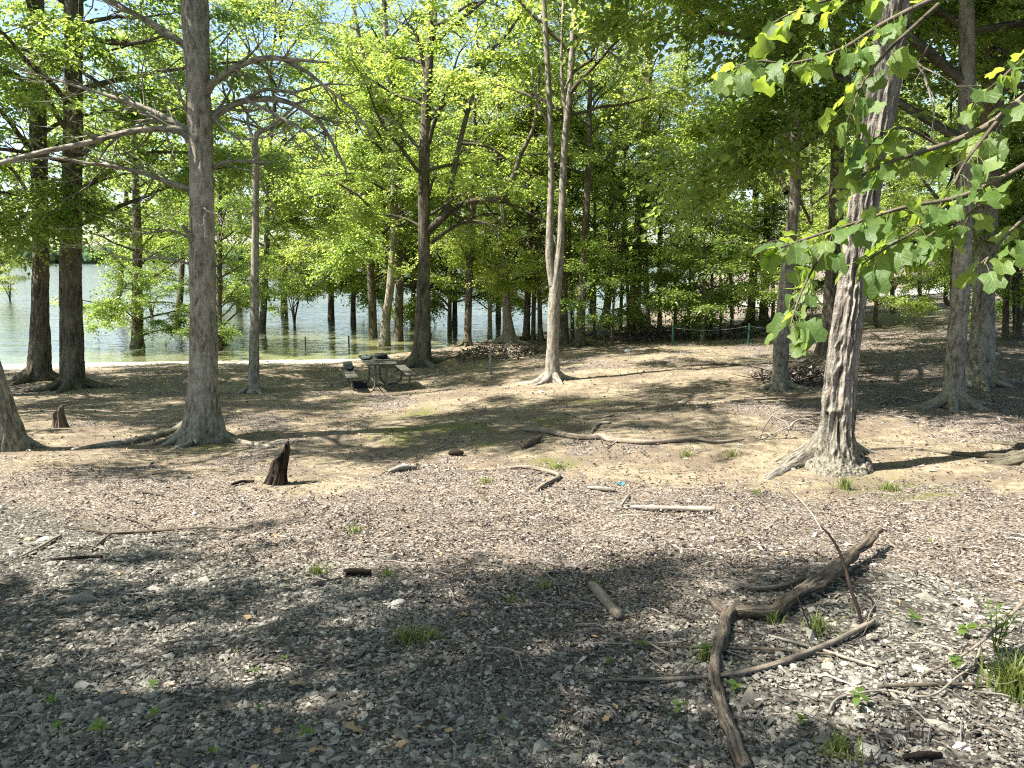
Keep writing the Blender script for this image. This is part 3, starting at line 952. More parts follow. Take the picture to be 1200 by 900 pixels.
tree('thin pale trunk in the water left of the sunlit flared foot', [(574, 396, 6), (574, 380, 5), (574, 330, 4.6), (575, 270, 4)], 9, 'airy', 'bark_pale', seg=12, seed=115, water=True, crot=.9, crown_drop=.4)
tree('tall straight trunk just right of the sunlit flared foot on the bank', [(616, 399, 12), (617, 385, 8.5), (619, 330, 7.5), (621, 250, 6.5), (622, 180, 5)], 13, 'thinB', 'bark_dark', roots=2, seg=16, seed=116, crot=4.0)
tree('slim trunk second right of the sunlit flared foot', [(625, 398, 8), (625, 385, 5.5), (626, 330, 5), (627, 260, 4)], 11, 'airy', 'bark_dark', seg=12, seed=117, crot=5.0)
tree('slim trunk tucked against the left side of the forked tree', [(634, 399, 9), (633, 385, 6), (632, 330, 5), (631, 260, 4)], 11, 'airy', 'bark_dark', seg=12, seed=118, crot=5.5, crown_drop=.5)
tree('dark trunk showing just behind the right side of the forked tree', [(661, 404, 14), (661, 390, 10.5), (660, 340, 9.5), (660, 270, 8)], 14, 'thinA', 'bark_dark', roots=3, seg=16, seed=119, crot=2.0)
tree('straight dark trunk first to the right of the forked tree', [(680, 405, 15), (680, 390, 10.5), (683, 330, 9), (687, 250, 8), (690, 180, 7)], 14, 'thinA', 'bark_dark', roots=4, root_len=1.0, seg=18, seed=120, crot=3.0)
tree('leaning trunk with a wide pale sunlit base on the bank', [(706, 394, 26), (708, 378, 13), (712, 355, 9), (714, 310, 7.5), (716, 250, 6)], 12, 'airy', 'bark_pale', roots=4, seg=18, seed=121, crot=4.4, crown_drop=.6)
tree('stout bent trunk on a mound of exposed roots beside the brush bank', [(748, 392, 32), (746, 375, 18), (744, 355, 14), (747, 300, 12.5), (752, 220, 11.5), (756, 160, 11), (760, 90, 9)], 15, 'thinA', 'bark_brown', roots=6, root_len=1.3, seg=22, seed=122, crot=5.1, rise=5, limbs=[dict(p=[(752, 215, 4), (762, 195, 3), (775, 185, 1.5)], tw=5)])
tree('narrow dark trunk close behind the bent trunk on the mound', [(759, 386, 11), (758, 370, 8), (757, 320, 7)], 13, 'airy', 'bark_dark', seg=14, seed=123, crot=.1, crown_drop=.8)
for i, (px, py, w, lab) in enumerate([(717, 405, 4, 'whip-thin sapling in front of the leaning sunlit trunk'), (806, 396, 5, 'thin sapling leaning on the brush bank, nearest to the mound of roots'),
                                      (823, 401, 5.5, 'tallest thin sapling at the front of the brush bank'), (833, 398, 4, 'thin sapling just right of the tallest one on the brush bank'),
                                      (844, 396, 4, 'slanting thin sapling at the right end of the brush bank')]):
    tree(lab, [(px, py, w), (px + 1, py - 30, w * .8), (px + 4 - i, py - 80, w * .65)], 5.2, ['sapA', 'sapB'][i % 2], 'bark_dark', seg=8, seed=130 + i, group='saplings along the brush bank', cscale=1.0, crown_drop=.5 - .1 * i)

# ---- right group
tree('dark trunk left of two standing together behind the rope fence', [(878, 381, 15), (880, 365, 10), (883, 320, 9), (885, 260, 7)], 13, 'thinB', 'bark_dark', roots=4, seg=16, seed=140, crown_drop=1.2)
tree('dark trunk right of two standing together behind the rope fence', [(896, 381, 16), (895, 365, 10.5), (897, 320, 9), (899, 260, 7)], 13, 'airy', 'bark_dark', roots=4, seg=16, seed=141)
tree('mid-sized dark trunk left of the shaggy tree, partly veiled by hanging leaves',
     [(914, 456, 26), (914, 440, 18), (916, 400, 17), (920, 350, 15.5), (926, 280, 13), (933, 200, 11.5), (932, 100, 10.5), (930, 0, 10)], 15, 'midA', 'bark_grey', roots=4, root_len=.7, seg=48, seed=142, rise=12, ridge=.018, crot=1.1)
tree('trunk with a big buttress root half hidden behind the shaggy tree', [(964, 432, 36), (967, 415, 24), (972, 380, 19), (976, 330, 17), (980, 250, 15), (982, 100, 13), (984, 0, 12)], 16, 'tallA', 'bark_dark', roots=5, root_len=1.6, seg=48, seed=143, rise=12, ridge=.02, crot=2.6, flare=.4)
tree('nearest shaggy-barked tree leaning right with pale peeling ridges and broad roots',
     [(983, 550, 72), (983, 541, 55), (982, 528, 44), (981, 505, 36), (985, 450, 31), (990, 400, 28.5), (997, 350, 27.5), (1003, 300, 26.5), (1018, 200, 26), (1036, 100, 27), (1048, 0, 28), (1060, -120, 26)],
     18, 'shadeB', 'bark_shag', roots=0, seg=150, seed=144, rise=34, rough=.0, flare=.18, crot=.7, cscale=.8, crown_drop=-2.6, limbs=[
    dict(p=[(1045, 55, 6), (1075, 75, 5), (1085, 95, 3), (1095, 130, 1.5)], tw=5, dd=-.4)])
_shag = [o for o in COL.objects if o.get('label', '').startswith('nearest shaggy')][0]
_tm = [c for c in _shag.children if c.name.startswith('trunk')][0].data
vv = np.zeros(len(_tm.vertices) * 3, np.float32); _tm.vertices.foreach_get('co', vv); vv = vv.reshape(-1, 3)
bb = np.zeros(len(_tm.vertices) * 3, np.float32); _tm.attributes['bk'].data.foreach_get('vector', bb); bb = bb.reshape(-1, 3)
rad = np.linalg.norm(bb[:, :2], axis=1)
dirc = np.stack([np.sin(0 * rad), rad * 0, rad * 0], -1)
nn = np.zeros(len(_tm.vertices) * 3, np.float32); _tm.vertex_normals.foreach_get('vector', nn); nn = nn.reshape(-1, 3)
rn = 1 - np.abs(noise3(np.stack([bb[:, 0] * 27, bb[:, 1] * 27, bb[:, 2] * 2.6], -1) + .25 * noise3(bb * 11, 4)[:, None], 31))
rn2 = 1 - np.abs(noise3(np.stack([bb[:, 0] * 60, bb[:, 1] * 60, bb[:, 2] * 11], -1), 32))
vv += nn * (.5 + .5 * sstep(.3, .8, bb[:, 2]))[:, None] * ((np.clip(rn, .3, .9) ** 2 - .45) * .058 + (rn2 - .5) * .02)[:, None]
_tm.vertices.foreach_set('co', vv.ravel()); _tm.update()
_g = np.array(_shag.location)
for trace, r0 in (([(974, 528), (945, 540), (915, 552), (888, 567)], 34), ([(990, 538), (1004, 545), (1020, 554)], 24), ([(970, 526), (945, 531), (918, 539), (898, 542)], 25), ([(985, 545), (985, 553), (981, 560)], 18), ([(997, 535), (1020, 531), (1060, 533)], 14)):
    q = []
    for i, (px, py) in enumerate(trace):
        g = G(px, py); rd_ = r0 * .5 * g[1] / FPX * (1 - .8 * i / (len(trace) - 1))
        q.append([*(g + [0, 0, rd_ * .45 + (.09 if i == 0 else -.02 * i)] - _g), rd_])
    tube_ob('root', np.array(q), M['bark_shag'], _shag, seg=14, n_per=7, rough=.22, rk=14, seed=5)
tree('smooth grey-brown trunk with claw-like roots, front one of the pair on the right',
     [(1118, 477, 38), (1118, 462, 25), (1119, 430, 22), (1121, 400, 21), (1125, 350, 20), (1128, 300, 19), (1131, 200, 17), (1133, 100, 16)], 15, 'midA', 'bark_grey', roots=6, root_len=.8, seg=64, seed=145, rise=14, ridge=.010, crot=2.9)
tree('thicker trunk with a sunlit hollowed foot, rear one of the pair on the right',
     [(1146, 452, 42), (1148, 435, 33), (1151, 400, 27), (1153, 350, 24), (1157, 250, 22), (1163, 120, 21), (1168, 0, 20)], 17, 'tallA', 'bark_grey', roots=5, root_len=.9, seg=64, seed=146, rise=14, ridge=.014, flare=.4, crot=4.2, rough=.1)
tree('gnarled tree at the right edge of which mostly the grey buttress roots show',
     [(1240, 545, 66), (1240, 520, 50), (1242, 460, 42), (1244, 380, 38)], 15, 'tallB', 'bark_dark', roots=5, root_len=.6, seg=30, seed=147, rough=.12, flare=.5, crot=5.5)
_ed = [o for o in COL.objects if o.get('label', '').startswith('gnarled')][0]
_g = np.array(_ed.location)
for trace, r0 in (([(1215, 522), (1195, 532), (1172, 540), (1145, 541)], 17), ([(1190, 538), (1140, 535), (1090, 529), (1050, 527)], 9), ([(1205, 528), (1180, 522), (1160, 519)], 11)):
    q = []
    for i, (px, py) in enumerate(trace):
        g = G(px, py); rd_ = r0 * .5 * g[1] / FPX * (1 - .8 * i / (len(trace) - 1))
        q.append([*(g + [0, 0, rd_ * .5] - _g), rd_])
    tube_ob('root', np.array(q), M['bark_dark'], _ed, seg=12, n_per=5, rough=.25, rk=10, seed=6)

# ---- trees standing out in the water and woods behind (each its own tree)
WATER_T = [(388, 375, 8, 'lowB', 'tree standing far out in the water, left of two beyond the shore stakes'), (414, 379, 7, 'lowA', 'tree standing far out in the water, right of two beyond the shore stakes'),
           (484, 386, 7, 'lowB', 'water tree glimpsed between the three bank trunks and the tall table tree'), (527, 388, 6, 'lowA', 'short trunk in the water left of the straight water-edge trunk'),
           (533, 380, 7, 'lowC', 'farther trunk in the water left of the straight water-edge trunk'), (333, 368, 9, 'lowB', 'leafy tree in the water right of the slim broken-topped trunk'),
           (280, 362, 7, 'lowA', 'leafy tree in the water between the big grey trunk and the slim broken-topped trunk'), (584, 374, 7, 'lowB', 'water tree behind the thin pale trunk'),
           (655, 370, 8, 'lowA', 'distant water tree behind the forked tree'), (694, 368, 7, 'lowB', 'distant water tree left of the leaning sunlit trunk')]
for i, (px, py, w, c, lab) in enumerate(WATER_T):
    tree(lab, [(px, py, w), (px, py - 25, w * .8), (px + 1, py - 60, w * .7)], rng.uniform(11, 16), c, 'bark_dark', seg=10, seed=160 + i, water=True, group='trees standing in the lake', crown_drop=rng.uniform(.4, 1.0), cscale=1.1, flare=.1)

SLIM = [(671, 399, 4.5, 'slim straight trunk between the forked tree and the first trunk to its right'), (697, 397, 4, 'slim trunk just left of the leaning sunlit base'), (727, 396, 4.5, 'slim trunk midway between the leaning sunlit base and the bent trunk'),
        (737, 394, 5, 'slim dark trunk touching the left side of the bent trunk'), (773, 392, 6, 'slim trunk rising behind the brush heap by the root mound'), (791, 390, 4.5, 'slim trunk just behind the left green post'),
        (858, 388, 5, 'slim trunk left of the middle green post'), (906, 386, 5, 'slim trunk between the middle and right green posts'), (928, 385, 6, 'slim trunk left of the right green post'),
        (1046, 368, 5.5, 'slim trunk at the sunlit grass right of the shaggy tree'), (1078, 364, 5, 'slim trunk before the road left of the paired right trunks'), (1178, 398, 7, 'slim dark trunk in the right shade behind the paired trunks'),
        (1192, 396, 9, 'dark trunk at the right edge behind the paired trunks')]
for i, (px, py, w, lab) in enumerate(SLIM):
    tree(lab, [(px, py, w * 1.5), (px, py - 8, w), (px + (i % 3 - 1) * 2, py - 70, w * .85), (px + (i % 3 - 1) * 5, py - 170, w * .7)], rng.uniform(9.5, 12.5), ['thinA', 'thinA', 'airy'][i % 3], 'bark_dark', seg=12, seed=180 + i, group='slim trunks in the woods', flare=.12)
for i, (x, y, lab) in enumerate([(-17.5, 40, 'tall leafy lake tree behind the big grey trunk'), (-12.4, 38, 'tall leafy lake tree behind the slim broken-topped trunk'), (-29, 56, 'tall leafy lake tree behind the shore pair'), (-10, 60, 'tall leafy lake tree far behind the three bank trunks')]):
    tree(lab, [(600 + FPX * x / y * .985, 366, 9), (600 + FPX * x / y * .985, 340, 7), (600 + FPX * x / y * .985 + 2, 290, 6)], [20, 19, 21, 20][i], ['midA', 'midB'][i % 2], 'bark_dark', seg=10, seed=260 + i, base=(x, y, WL - .2), group='trees standing in the lake', flare=.1, crown_drop=.5)
for i, (x, y, h, c, lab) in enumerate([(16.5, 37, 8, 'lowB', 'low leafy tree before the road just right of the shaggy trunk'), (12.5, 33, 7.5, 'lowA', 'low leafy tree left of the shaggy trunk beyond the right green post'), (20.5, 36, 8.5, 'lowA', 'low leafy tree before the road left of the paired right trunks'),
                                  (13.6, 28.5, 8, 'lowB', 'low leafy tree filling the gap right of the shaggy trunk'), (19, 31, 9, 'lowB', 'lime leafy tree beside the sunlit grass on the right'), (17.5, 27, 8, 'lowC', 'low dark leafy tree directly behind the paired right trunks'), (16.5, 23, 7.5, 'lowA', 'low leafy tree at the right edge behind the paired trunks'), (24, 52, 12, 'lowB', 'taller leafy tree beyond the road behind the shaggy trunk'),
                                  (8.6, 10.2, 11, 'shadeB', 'dark leafy tree outside the right edge whose boughs fill the upper right corner'),
                                  (11.8, 13.5, 12, 'midA', 'leafy tree outside the right edge with paler crown above the paired trunks'), (15.5, 19, 13, 'tallB', 'darker leafy tree outside the right edge with crown behind the paired trunks'), (11.5, 20, 12, 'midB', 'lime leafy tree standing behind the gap between the shaggy trunk and the paired trunks'), (9.4, 24, 11, 'airy', 'leafy tree behind the mid-sized veiled trunk left of the shaggy tree')]):
    z = hz1(x, y); px = 600 + FPX * x / y * .99
    py = 450 - FPX * math.tan(math.atan2(z - CAM_Z, y) + PITCH)
    tree(lab, [(px, py, 7), (px, py - 8, 5), (px + 2, py - 40, 4.2)], h, c, 'bark_dark', seg=10, seed=280 + i, base=(x, y, z), group='leafy understory trees on the right', flare=.1, crown_drop=.55)
BACK = []
for i in range(20):
    if i < 20:
        x, y = rng.uniform(9, 50), rng.uniform(36, 85)
        if abs(y - (43.5 + .1 * (x - 13))) < 3.2: y += 7
    else:
        x, y = rng.uniform(-3 + 3, 16), rng.uniform(40, 70)
    if shore_sd(np.array([x]), np.array([y]))[0] > -.6: y = float(np.interp(x, SHX, SHY)) - 1.5 - rng.uniform(0, 5)
    if abs(x / y - .53) < .08 and y < 44: continue
    if 600 + FPX * x / y < 990 and i % 2: continue
    BACK.append((x, y))
BLAB = [(770, 'background tree deep in the woods behind the bent trunk on the mound'), (850, 'background tree in the woods behind the brush bank saplings'),
        (915, 'background tree in the woods behind the middle green post'), (985, 'background tree in the woods behind the right green post'),
        (1060, 'background tree beyond the road behind the shaggy tree'), (1130, 'background tree beyond the road left of the paired right trunks'), (1e9, 'background tree in the woods at the far right behind the paired trunks')]
for i, (x, y) in enumerate(BACK):
    z = hz1(x, y)
    w = rng.uniform(.2, .42)
    px = 600 + FPX * x / y * .99
    root = empty('tree', (x, y, z)); tag(root, next(l for lim, l in BLAB if px < lim), 'tree', 'background woods trees')
    h = rng.uniform(11, 17)
    lx, ly = rng.normal(0, .03), rng.normal(0, .03)
    pts = np.array([[0, 0, -.4, w * .65], [0, 0, .0, w * .62], [lx * .6, ly * .6, .6, w * .5], [lx * 3, ly * 3, 3, w * .42], [lx * h * .6, ly * h * .6, h * .6, w * .3], [lx * h, ly * h, h, .03]])
    tube_ob('trunk', pts, M['bark_dark'], root, seg=12, n_per=3, rough=.06, seed=i)
    lm, bmsh, H = CR[['airy', 'thinA', 'thinA'][i % 3] if px < 990 else ['airy', 'thinB', 'airy', 'lowB', 'thinB', 'thinA'][i % 6]]
    k = h / H; a = rng.uniform(0, 6.28)
    for nm, me_ in (('branches', bmsh), ('crown', lm)):
        c = ob(nm, me_, root); c.rotation_euler = (0, 0, a); c.scale = (k * 1.05, k * 1.05, k)

# ---- trees to the left of and behind the photographer: they throw the dappled shade
for i, (x, y, h, c) in enumerate([(-6.8, 1.5, 10, 'shade'), (-14.2, 13, 14, 'shade'), (-17, 17, 14, 'shade'), (-9, -2.5, 11, 'shade'), (6, -4, 12, 'shade'), (-24, 19, 15, 'midA'), (-4.5, -4, 11, 'shade')]):
    z = hz1(x, y)
    root = empty('tree', (x, y, z)); tag(root, 'tall tree beside the gravel, out of view to the left of and behind the photographer', 'tree', 'trees around the photographer')
    pts = np.array([[0, 0, -.4, .36], [0, 0, 0, .33], [.02, 0, .6, .25], [.1, .05, 3, .22], [.2, .1, h * .6, .16], [.2, .1, h, .03]])
    tube_ob('trunk', pts, M['bark_dark'], root, seg=12, n_per=3, rough=.06, seed=i)
    lm, bmsh, H = CR[c]
    for nm, me_ in (('branches', bmsh), ('crown', lm)):
        q = ob(nm, me_, root); q.rotation_euler = (0, 0, i * 1.3); q.scale = (h / H,) * 3
#__PART2__
# ------------------------------------------------------------------ picnic table
import bmesh


def box_mesh(name, sx, sy, sz, mat, bev=.006, seg=1, wob=0.0, seed=0):
    bm = bmesh.new(); bmesh.ops.create_cube(bm, size=1)
    for v in bm.verts: v.co = Vector((v.co.x * sx, v.co.y * sy, v.co.z * sz))
    bmesh.ops.bevel(bm, geom=bm.edges[:], offset=bev, segments=seg, affect='EDGES', profile=.6)
    me_ = bpy.data.meshes.new(name)
    if wob:
        for v in bm.verts: v.co += Vector([float(noise3(np.array([[v.co.x * 7 + seed, v.co.y * 7, v.co.z * 7 + q * 9]]), 4)[0]) * wob for q in range(3)])
    bm.to_mesh(me_); bm.free(); me_.materials.append(mat)
    return me_


gt = G(443, 456)
TABLE_RZ = R(17)
table = empty('picnic_table', tuple(gt), TABLE_RZ)
tag(table, 'weathered picnic table with bent pipe legs standing before the lake', 'picnic table')
pm = box_mesh('tabletop_plank', .138, 1.85, .042, M['plank'])
for i in range(5):
    o = ob('tabletop_plank', pm, table); o.location = (-.296 + .148 * i, 0, .735); o.rotation_euler = (0, R([.3, -.4, .2, -.2, .4][i]), 0)
bmh = box_mesh('bench_plank', .128, 1.85, .042, M['plank'])
for s in (-1, 1):
    for k in range(2):
        o = ob('bench_plank', bmh, table); o.location = (s * (.625 + .138 * k), 0, .445)
for yy in (-.62, .62):
    for s in (-1, 1):
        q = np.array([[s * .13, yy, .71, .027], [s * .13, yy, .5, .027], [s * .135, yy, .27, .027], [s * .17, yy, .13, .027], [s * .27, yy, .045, .027], [s * .42, yy, .03, .027],
                      [s * .56, yy, .045, .027], [s * .66, yy, .13, .027], [s * .695, yy, .27, .027], [s * .70, yy, .42, .027]])
        tube_ob('leg', q, M['pipe'], table, seg=10, n_per=4)
    tube_ob('crossbar', np.array([[-.32, yy, .70, .02], [0, yy, .70, .02], [.32, yy, .70, .02]]), M['pipe'], table, seg=8, n_per=2, cap0=True)
for s in (-1, 1):
    tube_ob('brace', np.array([[s * .13, .62, .25, .015], [s * .13, 0, .25, .015], [s * .13, -.62, .25, .015]]), M['pipe'], table, seg=8, n_per=2, cap0=True)


def on_table(x, y, z):
    c, s = math.cos(TABLE_RZ), math.sin(TABLE_RZ)
    return (gt[0] + x * c - y * s, gt[1] + x * s + y * c, gt[2] + z)


def bundle(name, label, cat, loc, dims, mat, seed, rz=0.0):
    v, f = ico(3)
    v = np.sign(v) * np.abs(v) ** .7
    v = v * (1 + .22 * fbm(v * 1.9 + seed * 3, seed, 3))[:, None] * np.array(dims) * .5
    v[:, 2] -= v[:, 2].min()
    o = ob(name, mk_mesh(name, v, f, M[mat], True)); o.location = loc; o.rotation_euler = (0, 0, rz)
    return tag(o, label, cat)


bundle('bag', 'black rumpled bag lying on the picnic table top', 'bag', on_table(.12, .1, .757), (.30, .36, .13), 'black_cloth', 3, .5)
bundle('folded_cloth', 'grey-green folded cloth at the left of the picnic table top', 'cloth', on_table(-.24, .2, .757), (.24, .6, .07), 'grey_cloth', 4, .1)
bundle('jacket', 'dark rumpled jacket on the left picnic bench', 'jacket', on_table(-.64, .35, .467), (.2, .34, .10), 'black_cloth', 5, .2)
o = ob('case', box_mesh('case', .22, .34, .15, M['pale_grey'], .02, 2)); o.location = on_table(-.66, .72, .467 + .075); o.rotation_euler = (0, 0, TABLE_RZ)
tag(o, 'pale grey case at the far end of the left picnic bench', 'case')
o = ob('crate', box_mesh('crate', .34, .3, .16, M['black_cloth'], .015, 2)); o.location = on_table(-.42, .25, .081); o.rotation_euler = (0, 0, TABLE_RZ)
o.location.z = hz1(o.location.x, o.location.y) + .08
tag(o, 'low black box on the ground under the left picnic bench', 'box')


# ------------------------------------------------------------------ posts and rope
def post(name, label, px, py, top, w, mat, group=None, water=False, lean=0.0):
    if water:
        r = ray(px, py); d = (WL - CAM_Z) / r[2]; g = np.array([r[0] * d, r[1] * d, WL])
    else:
        g = G(px, py)
    h = (P(px, top, g[1]) - g)[2]
    r_ = w * .5 * g[1] / FPX
    q = np.array([[0, 0, -.3, r_], [0, 0, 0, r_], [lean * h * .5, 0, h * .5, r_], [lean * h, 0, h - .02, r_], [lean * h, 0, h, r_ * .7]])
    root = empty(name, tuple(g)); tag(root, label, 'post', group)
    tube_ob('shaft', q, M[mat], root, seg=10, n_per=1)
    tube_ob('post_cap', np.array([[lean * h, 0, h - .012, r_ * 1.25], [lean * h, 0, h + .012, r_ * 1.25], [lean * h, 0, h + .02, r_ * .5]]), M[mat], root, seg=10, n_per=1, cap0=True)
    return g + np.array([lean * h, 0, h])


t1 = post('fence_post', 'green steel post at the brush bank, left end of the rope fence', 788, 405, 382, 2.3, 'green_post', 'green rope fence posts')
t2 = post('fence_post', 'green steel post in the middle of the rope fence, most clearly visible', 877, 404, 380, 2.3, 'green_post', 'green rope fence posts')
t3 = post('fence_post', 'green steel post beside the trunk with the buttress root', 943, 402, 377, 2.3, 'green_post', 'green rope fence posts')
post('stake', 'thin grey metal stake right of the tall table tree', 575, 439, 410, 2.6, 'grey_post')
post('stake', 'thin dark stake in the shallow water left of the three bank trunks', 409, 407, 394, 1.9, 'dark_post', 'stakes along the water', True)
post('stake', 'thin dark stake at the water right of the tall table tree', 506, 404, 391, 1.9, 'dark_post', 'stakes along the water')
post('stake', 'short stake in the water right of the slim broken-topped trunk', 358, 404, 395, 1.6, 'dark_post', 'stakes along the water', True)
post('stake', 'shortest stake in the water closest to the slim broken-topped trunk', 311, 399, 394, 1.4, 'dark_post', 'stakes along the water', True)
for a, b, lab in ((t1, t2, 'pale rope strung between the left and middle green posts'), (t2, t3, 'pale rope strung between the middle and right green posts')):
    q = []
    for f in np.linspace(0, 1, 9):
        p = a * (1 - f) + b * f; p[2] -= .05 + .22 * (4 * f * (1 - f)) * .5
        q.append([*p, .006])
    tag(tube_ob('rope', np.array(q), M['rope'], seg=6, n_per=2), lab, 'rope', 'fence ropes')


# ------------------------------------------------------------------ stumps
def stump(name, label, px, py, hpx, wpx, lean, mat, seed, rag=.45):
    g = G(px, py); k = g[1] / FPX
    H, W = hpx * k, wpx * k
    seg, nr = 72, 40
    th = np.linspace(0, 2 * np.pi, seg, endpoint=False); t = np.linspace(0, 1, nr)
    T, TH = np.meshgrid(t, th, indexing='ij')
    cx, sy = np.cos(TH), np.sin(TH)
    n1 = fbm(np.stack([cx * 1.6, sy * 1.6, T * 0.9], -1) + seed, seed, 3)
    fl = np.abs(noise3(np.stack([cx * 3.1, sy * 3.1, T * .7], -1) + seed, seed + 5))
    f2 = np.abs(noise3(np.stack([cx * 8, sy * 8, T * 1.6], -1) + seed, seed + 6))
    side = .5 - .5 * cx                                   # 1 on the left
    hh = H * (1.0 - rag * .75 * side ** .7 - rag * .55 * np.clip(.55 - 2.2 * np.abs(noise3(np.stack([cx * 3.6, sy * 3.6, T * 0], -1) + seed, seed + 2)), 0, 1))
    hh = np.clip(hh, H * .3, H)
    rad = W * .5 * (.60 + .40 * np.exp(-T * 4.5)) * (1 + .25 * n1 - .55 * np.clip(.35 - fl, 0, 1) * 2 - .25 * np.clip(.3 - f2, 0, 1)) * np.where(T > .9, (1 - T) / .1 * .3 + .7, 1)
    x = cx * rad * np.where(cx < 0, 1.25, .8) + lean * H * T; y = sy * rad * .8; z = hh * T - .04
    V = np.stack([x, y, z], -1).reshape(-1, 3)
    bk = np.stack([cx * .12, sy * .12, T * H], -1).reshape(-1, 3)
    i = np.arange(nr - 1)[:, None] * seg; j = np.arange(seg); j2 = (j + 1) % seg
    F = np.stack([i + j, i + j2, i + seg + j2, i + seg + j], -1).reshape(-1, 4)
    V = np.vstack([V, [[lean * H * .9, 0, H * .5]]]); bk = np.vstack([bk, [[0, 0, H]]])
    tri = np.array([[(nr - 1) * seg + q, (nr - 1) * seg + (q + 1) % seg, len(V) - 1] for q in range(seg)])
    o = ob(name, mk_mesh(name, V, [F, tri], M[mat], True, vec=bk)); o.location = tuple(g)
    return tag(o, label, 'stump')


stump('tree_stump', 'charred jagged tree stump standing alone in the clearing', 324, 567, 60, 38, .17, 'char_wood', 5, .5)
stump('tree_stump', 'small grey pointed stump in front of the shore pair of trunks', 72, 501, 31, 24, -.05, 'twig_dark', 8, .4)


# ------------------------------------------------------------------ fallen wood
def stick(name, label, cat, pts, mat, group=None, seg=9, rough=.12, twigs=0, seed=1, extra=(), tl=.4, sink=.25, rk=20):
    """pts: (px,py,width px[,lift m]) on the ground"""
    def path(pl):
        q = []
        for p in pl:
            g = G(p[0], p[1]); r_ = p[2] * .5 * math.hypot(g[1], CAM_Z - g[2]) / FPX
            q.append([g[0], g[1], g[2] + r_ * (1 - sink) + .012 + (p[3] if len(p) > 3 else 0), r_])
        return np.array(q)
    q = path(pts); org = q[0, :3].copy()
    q[:, :3] -= org
    acc = Acc(); acc.add(tube(q, seg, 6, True, rough, rk, seed, None, True))
    rg = np.random.default_rng(seed)
    sm = catmull(q, 4)
    for _ in range(twigs):
        i = rg.integers(1, len(sm) - 1)
        grow_twig(acc, rg, sm[i, :3], (sm[i] - sm[i - 1]) * [1, 1, .2, 1], rg.uniform(.4, 1) * tl, max(sm[i, 3] * .4, .002), 2)
    me_ = acc.mesh(name, M[mat])
    if not extra:
        o = ob(name, me_); o.location = tuple(org)
        return tag(o, label, cat, group)
    root = empty(name, tuple(org)); tag(root, label, cat, group)
    ob('main_stem', me_, root)
    for e, nm in extra:
        qe = path(e); qe[:, :3] -= org
        tube_ob(nm, qe, M[mat], root, seg=8, n_per=5, rough=rough, rk=rk, seed=seed + 4, cap0=True)
    return root


stick('fallen_log', 'thick crooked fallen log with a sharp bend, right foreground', 'log',
      [(870, 908, 14.6), (862, 880, 15.0), (855, 862, 12.9), (847, 843, 13.8), (841, 820, 11.6), (837, 798, 13.3), (838, 780, 11.6), (844, 760, 14.2), (849, 742, 12.9), (853, 730, 14.6), (862, 725, 13.3), (880, 726, 12.0, 0.01), (905, 727, 11.6, 0.015), (917, 719, 14.6, 0.02), (930, 711, 13.3, 0.02), (950, 699, 16.3, 0.02), (965, 690, 14.6, 0.02), (978, 682, 16.3, 0.03), (992, 671, 15.5, 0.04), (1003, 661, 11.2, 0.05), (1014, 655, 11.2, 0.06), (1022, 646, 8.6, 0.08), (1031, 641, 5.2, 0.09)],
      'log_wood', seg=36, rough=.62, seed=3, rk=30, extra=[([(853, 730, 13), (843, 724, 11, .01), (834, 717, 8, .03)], 'broken_stub'), ([(985, 680, 8), (1000, 672, 8), (1015, 670, 5)], 'broken_stub')])
stick('fallen_branch', 'long thin brown branch crossing under the crooked log', 'branch',
      [(704, 802, 3), (760, 801, 4), (820, 799, 4.5), (870, 793, 5.5), (910, 783, 6), (950, 769, 6.5), (985, 754, 6.5), (1012, 740, 7), (1023, 733, 6)], 'dead_wood', seed=4, sink=.1, twigs=3, tl=.25)
g0 = G(1012, 742)
q = np.array([[*P(px, py, g0[1] + .08 * i), w * .5 * g0[1] / FPX] for i, (px, py, w) in enumerate([(1013, 741, 5), (1006, 715, 5), (997, 690, 5), (991, 668, 4.5), (983, 645, 4), (972, 627, 3), (962, 617, 2)])])
q[0, 2] = g0[2] - .02
tag(tube_ob('upright_twig', q, M['char_wood'], seg=7, n_per=5, rough=.15, rk=25), 'dark curved twig standing up from the thin branch, crossing the log', 'twig')
g0 = G(955, 745)
q = np.array([[*P(px, py, g0[1] + .05 * i), w * .5 * g0[1] / FPX] for i, (px, py, w) in enumerate([(955, 748, 2), (946, 728, 2), (938, 708, 2.5), (930, 690, 2), (920, 676, 1.5)])])
tag(tube_ob('upright_twig', q, M['char_wood'], seg=6, n_per=4, rough=.15), 'shorter dark twig standing against the middle of the log', 'twig')
stick('fallen_branch', 'thin pale twig crossing the long brown branch', 'branch', [(880, 743, 2.5), (920, 754, 3), (960, 765, 3.5), (1000, 778, 3.5), (1028, 786, 3)], 'twig_pale', twigs=3, seed=6, tl=.2)
stick('fallen_branch', 'straight dark twig lying left of and under the log', 'branch', [(762, 760, 2.5), (810, 763, 3), (860, 764, 3.5), (920, 766, 3), (985, 772, 2.5)], 'twig_dark', seed=7, twigs=2, tl=.2)
stick('fallen_branch', 'sinuous pale fallen branch lying across the shadow in mid clearing', 'branch',
      [(612, 506, 6), (640, 508, 7), (668, 514, 6.5), (690, 516, 7), (705, 515, 8), (717, 519, 7), (755, 521, 5.5), (790, 519, 5), (815, 517, 4.5), (840, 520, 3.5), (872, 517, 2)], 'dead_wood', seed=8, twigs=4, tl=.6)
stick('wood_chunk', 'short dark chunk of wood below the left end of the sinuous branch', 'wood chunk', [(612, 527, 6), (622, 522, 8), (633, 516, 6)], 'twig_dark', seed=9, rough=.3)
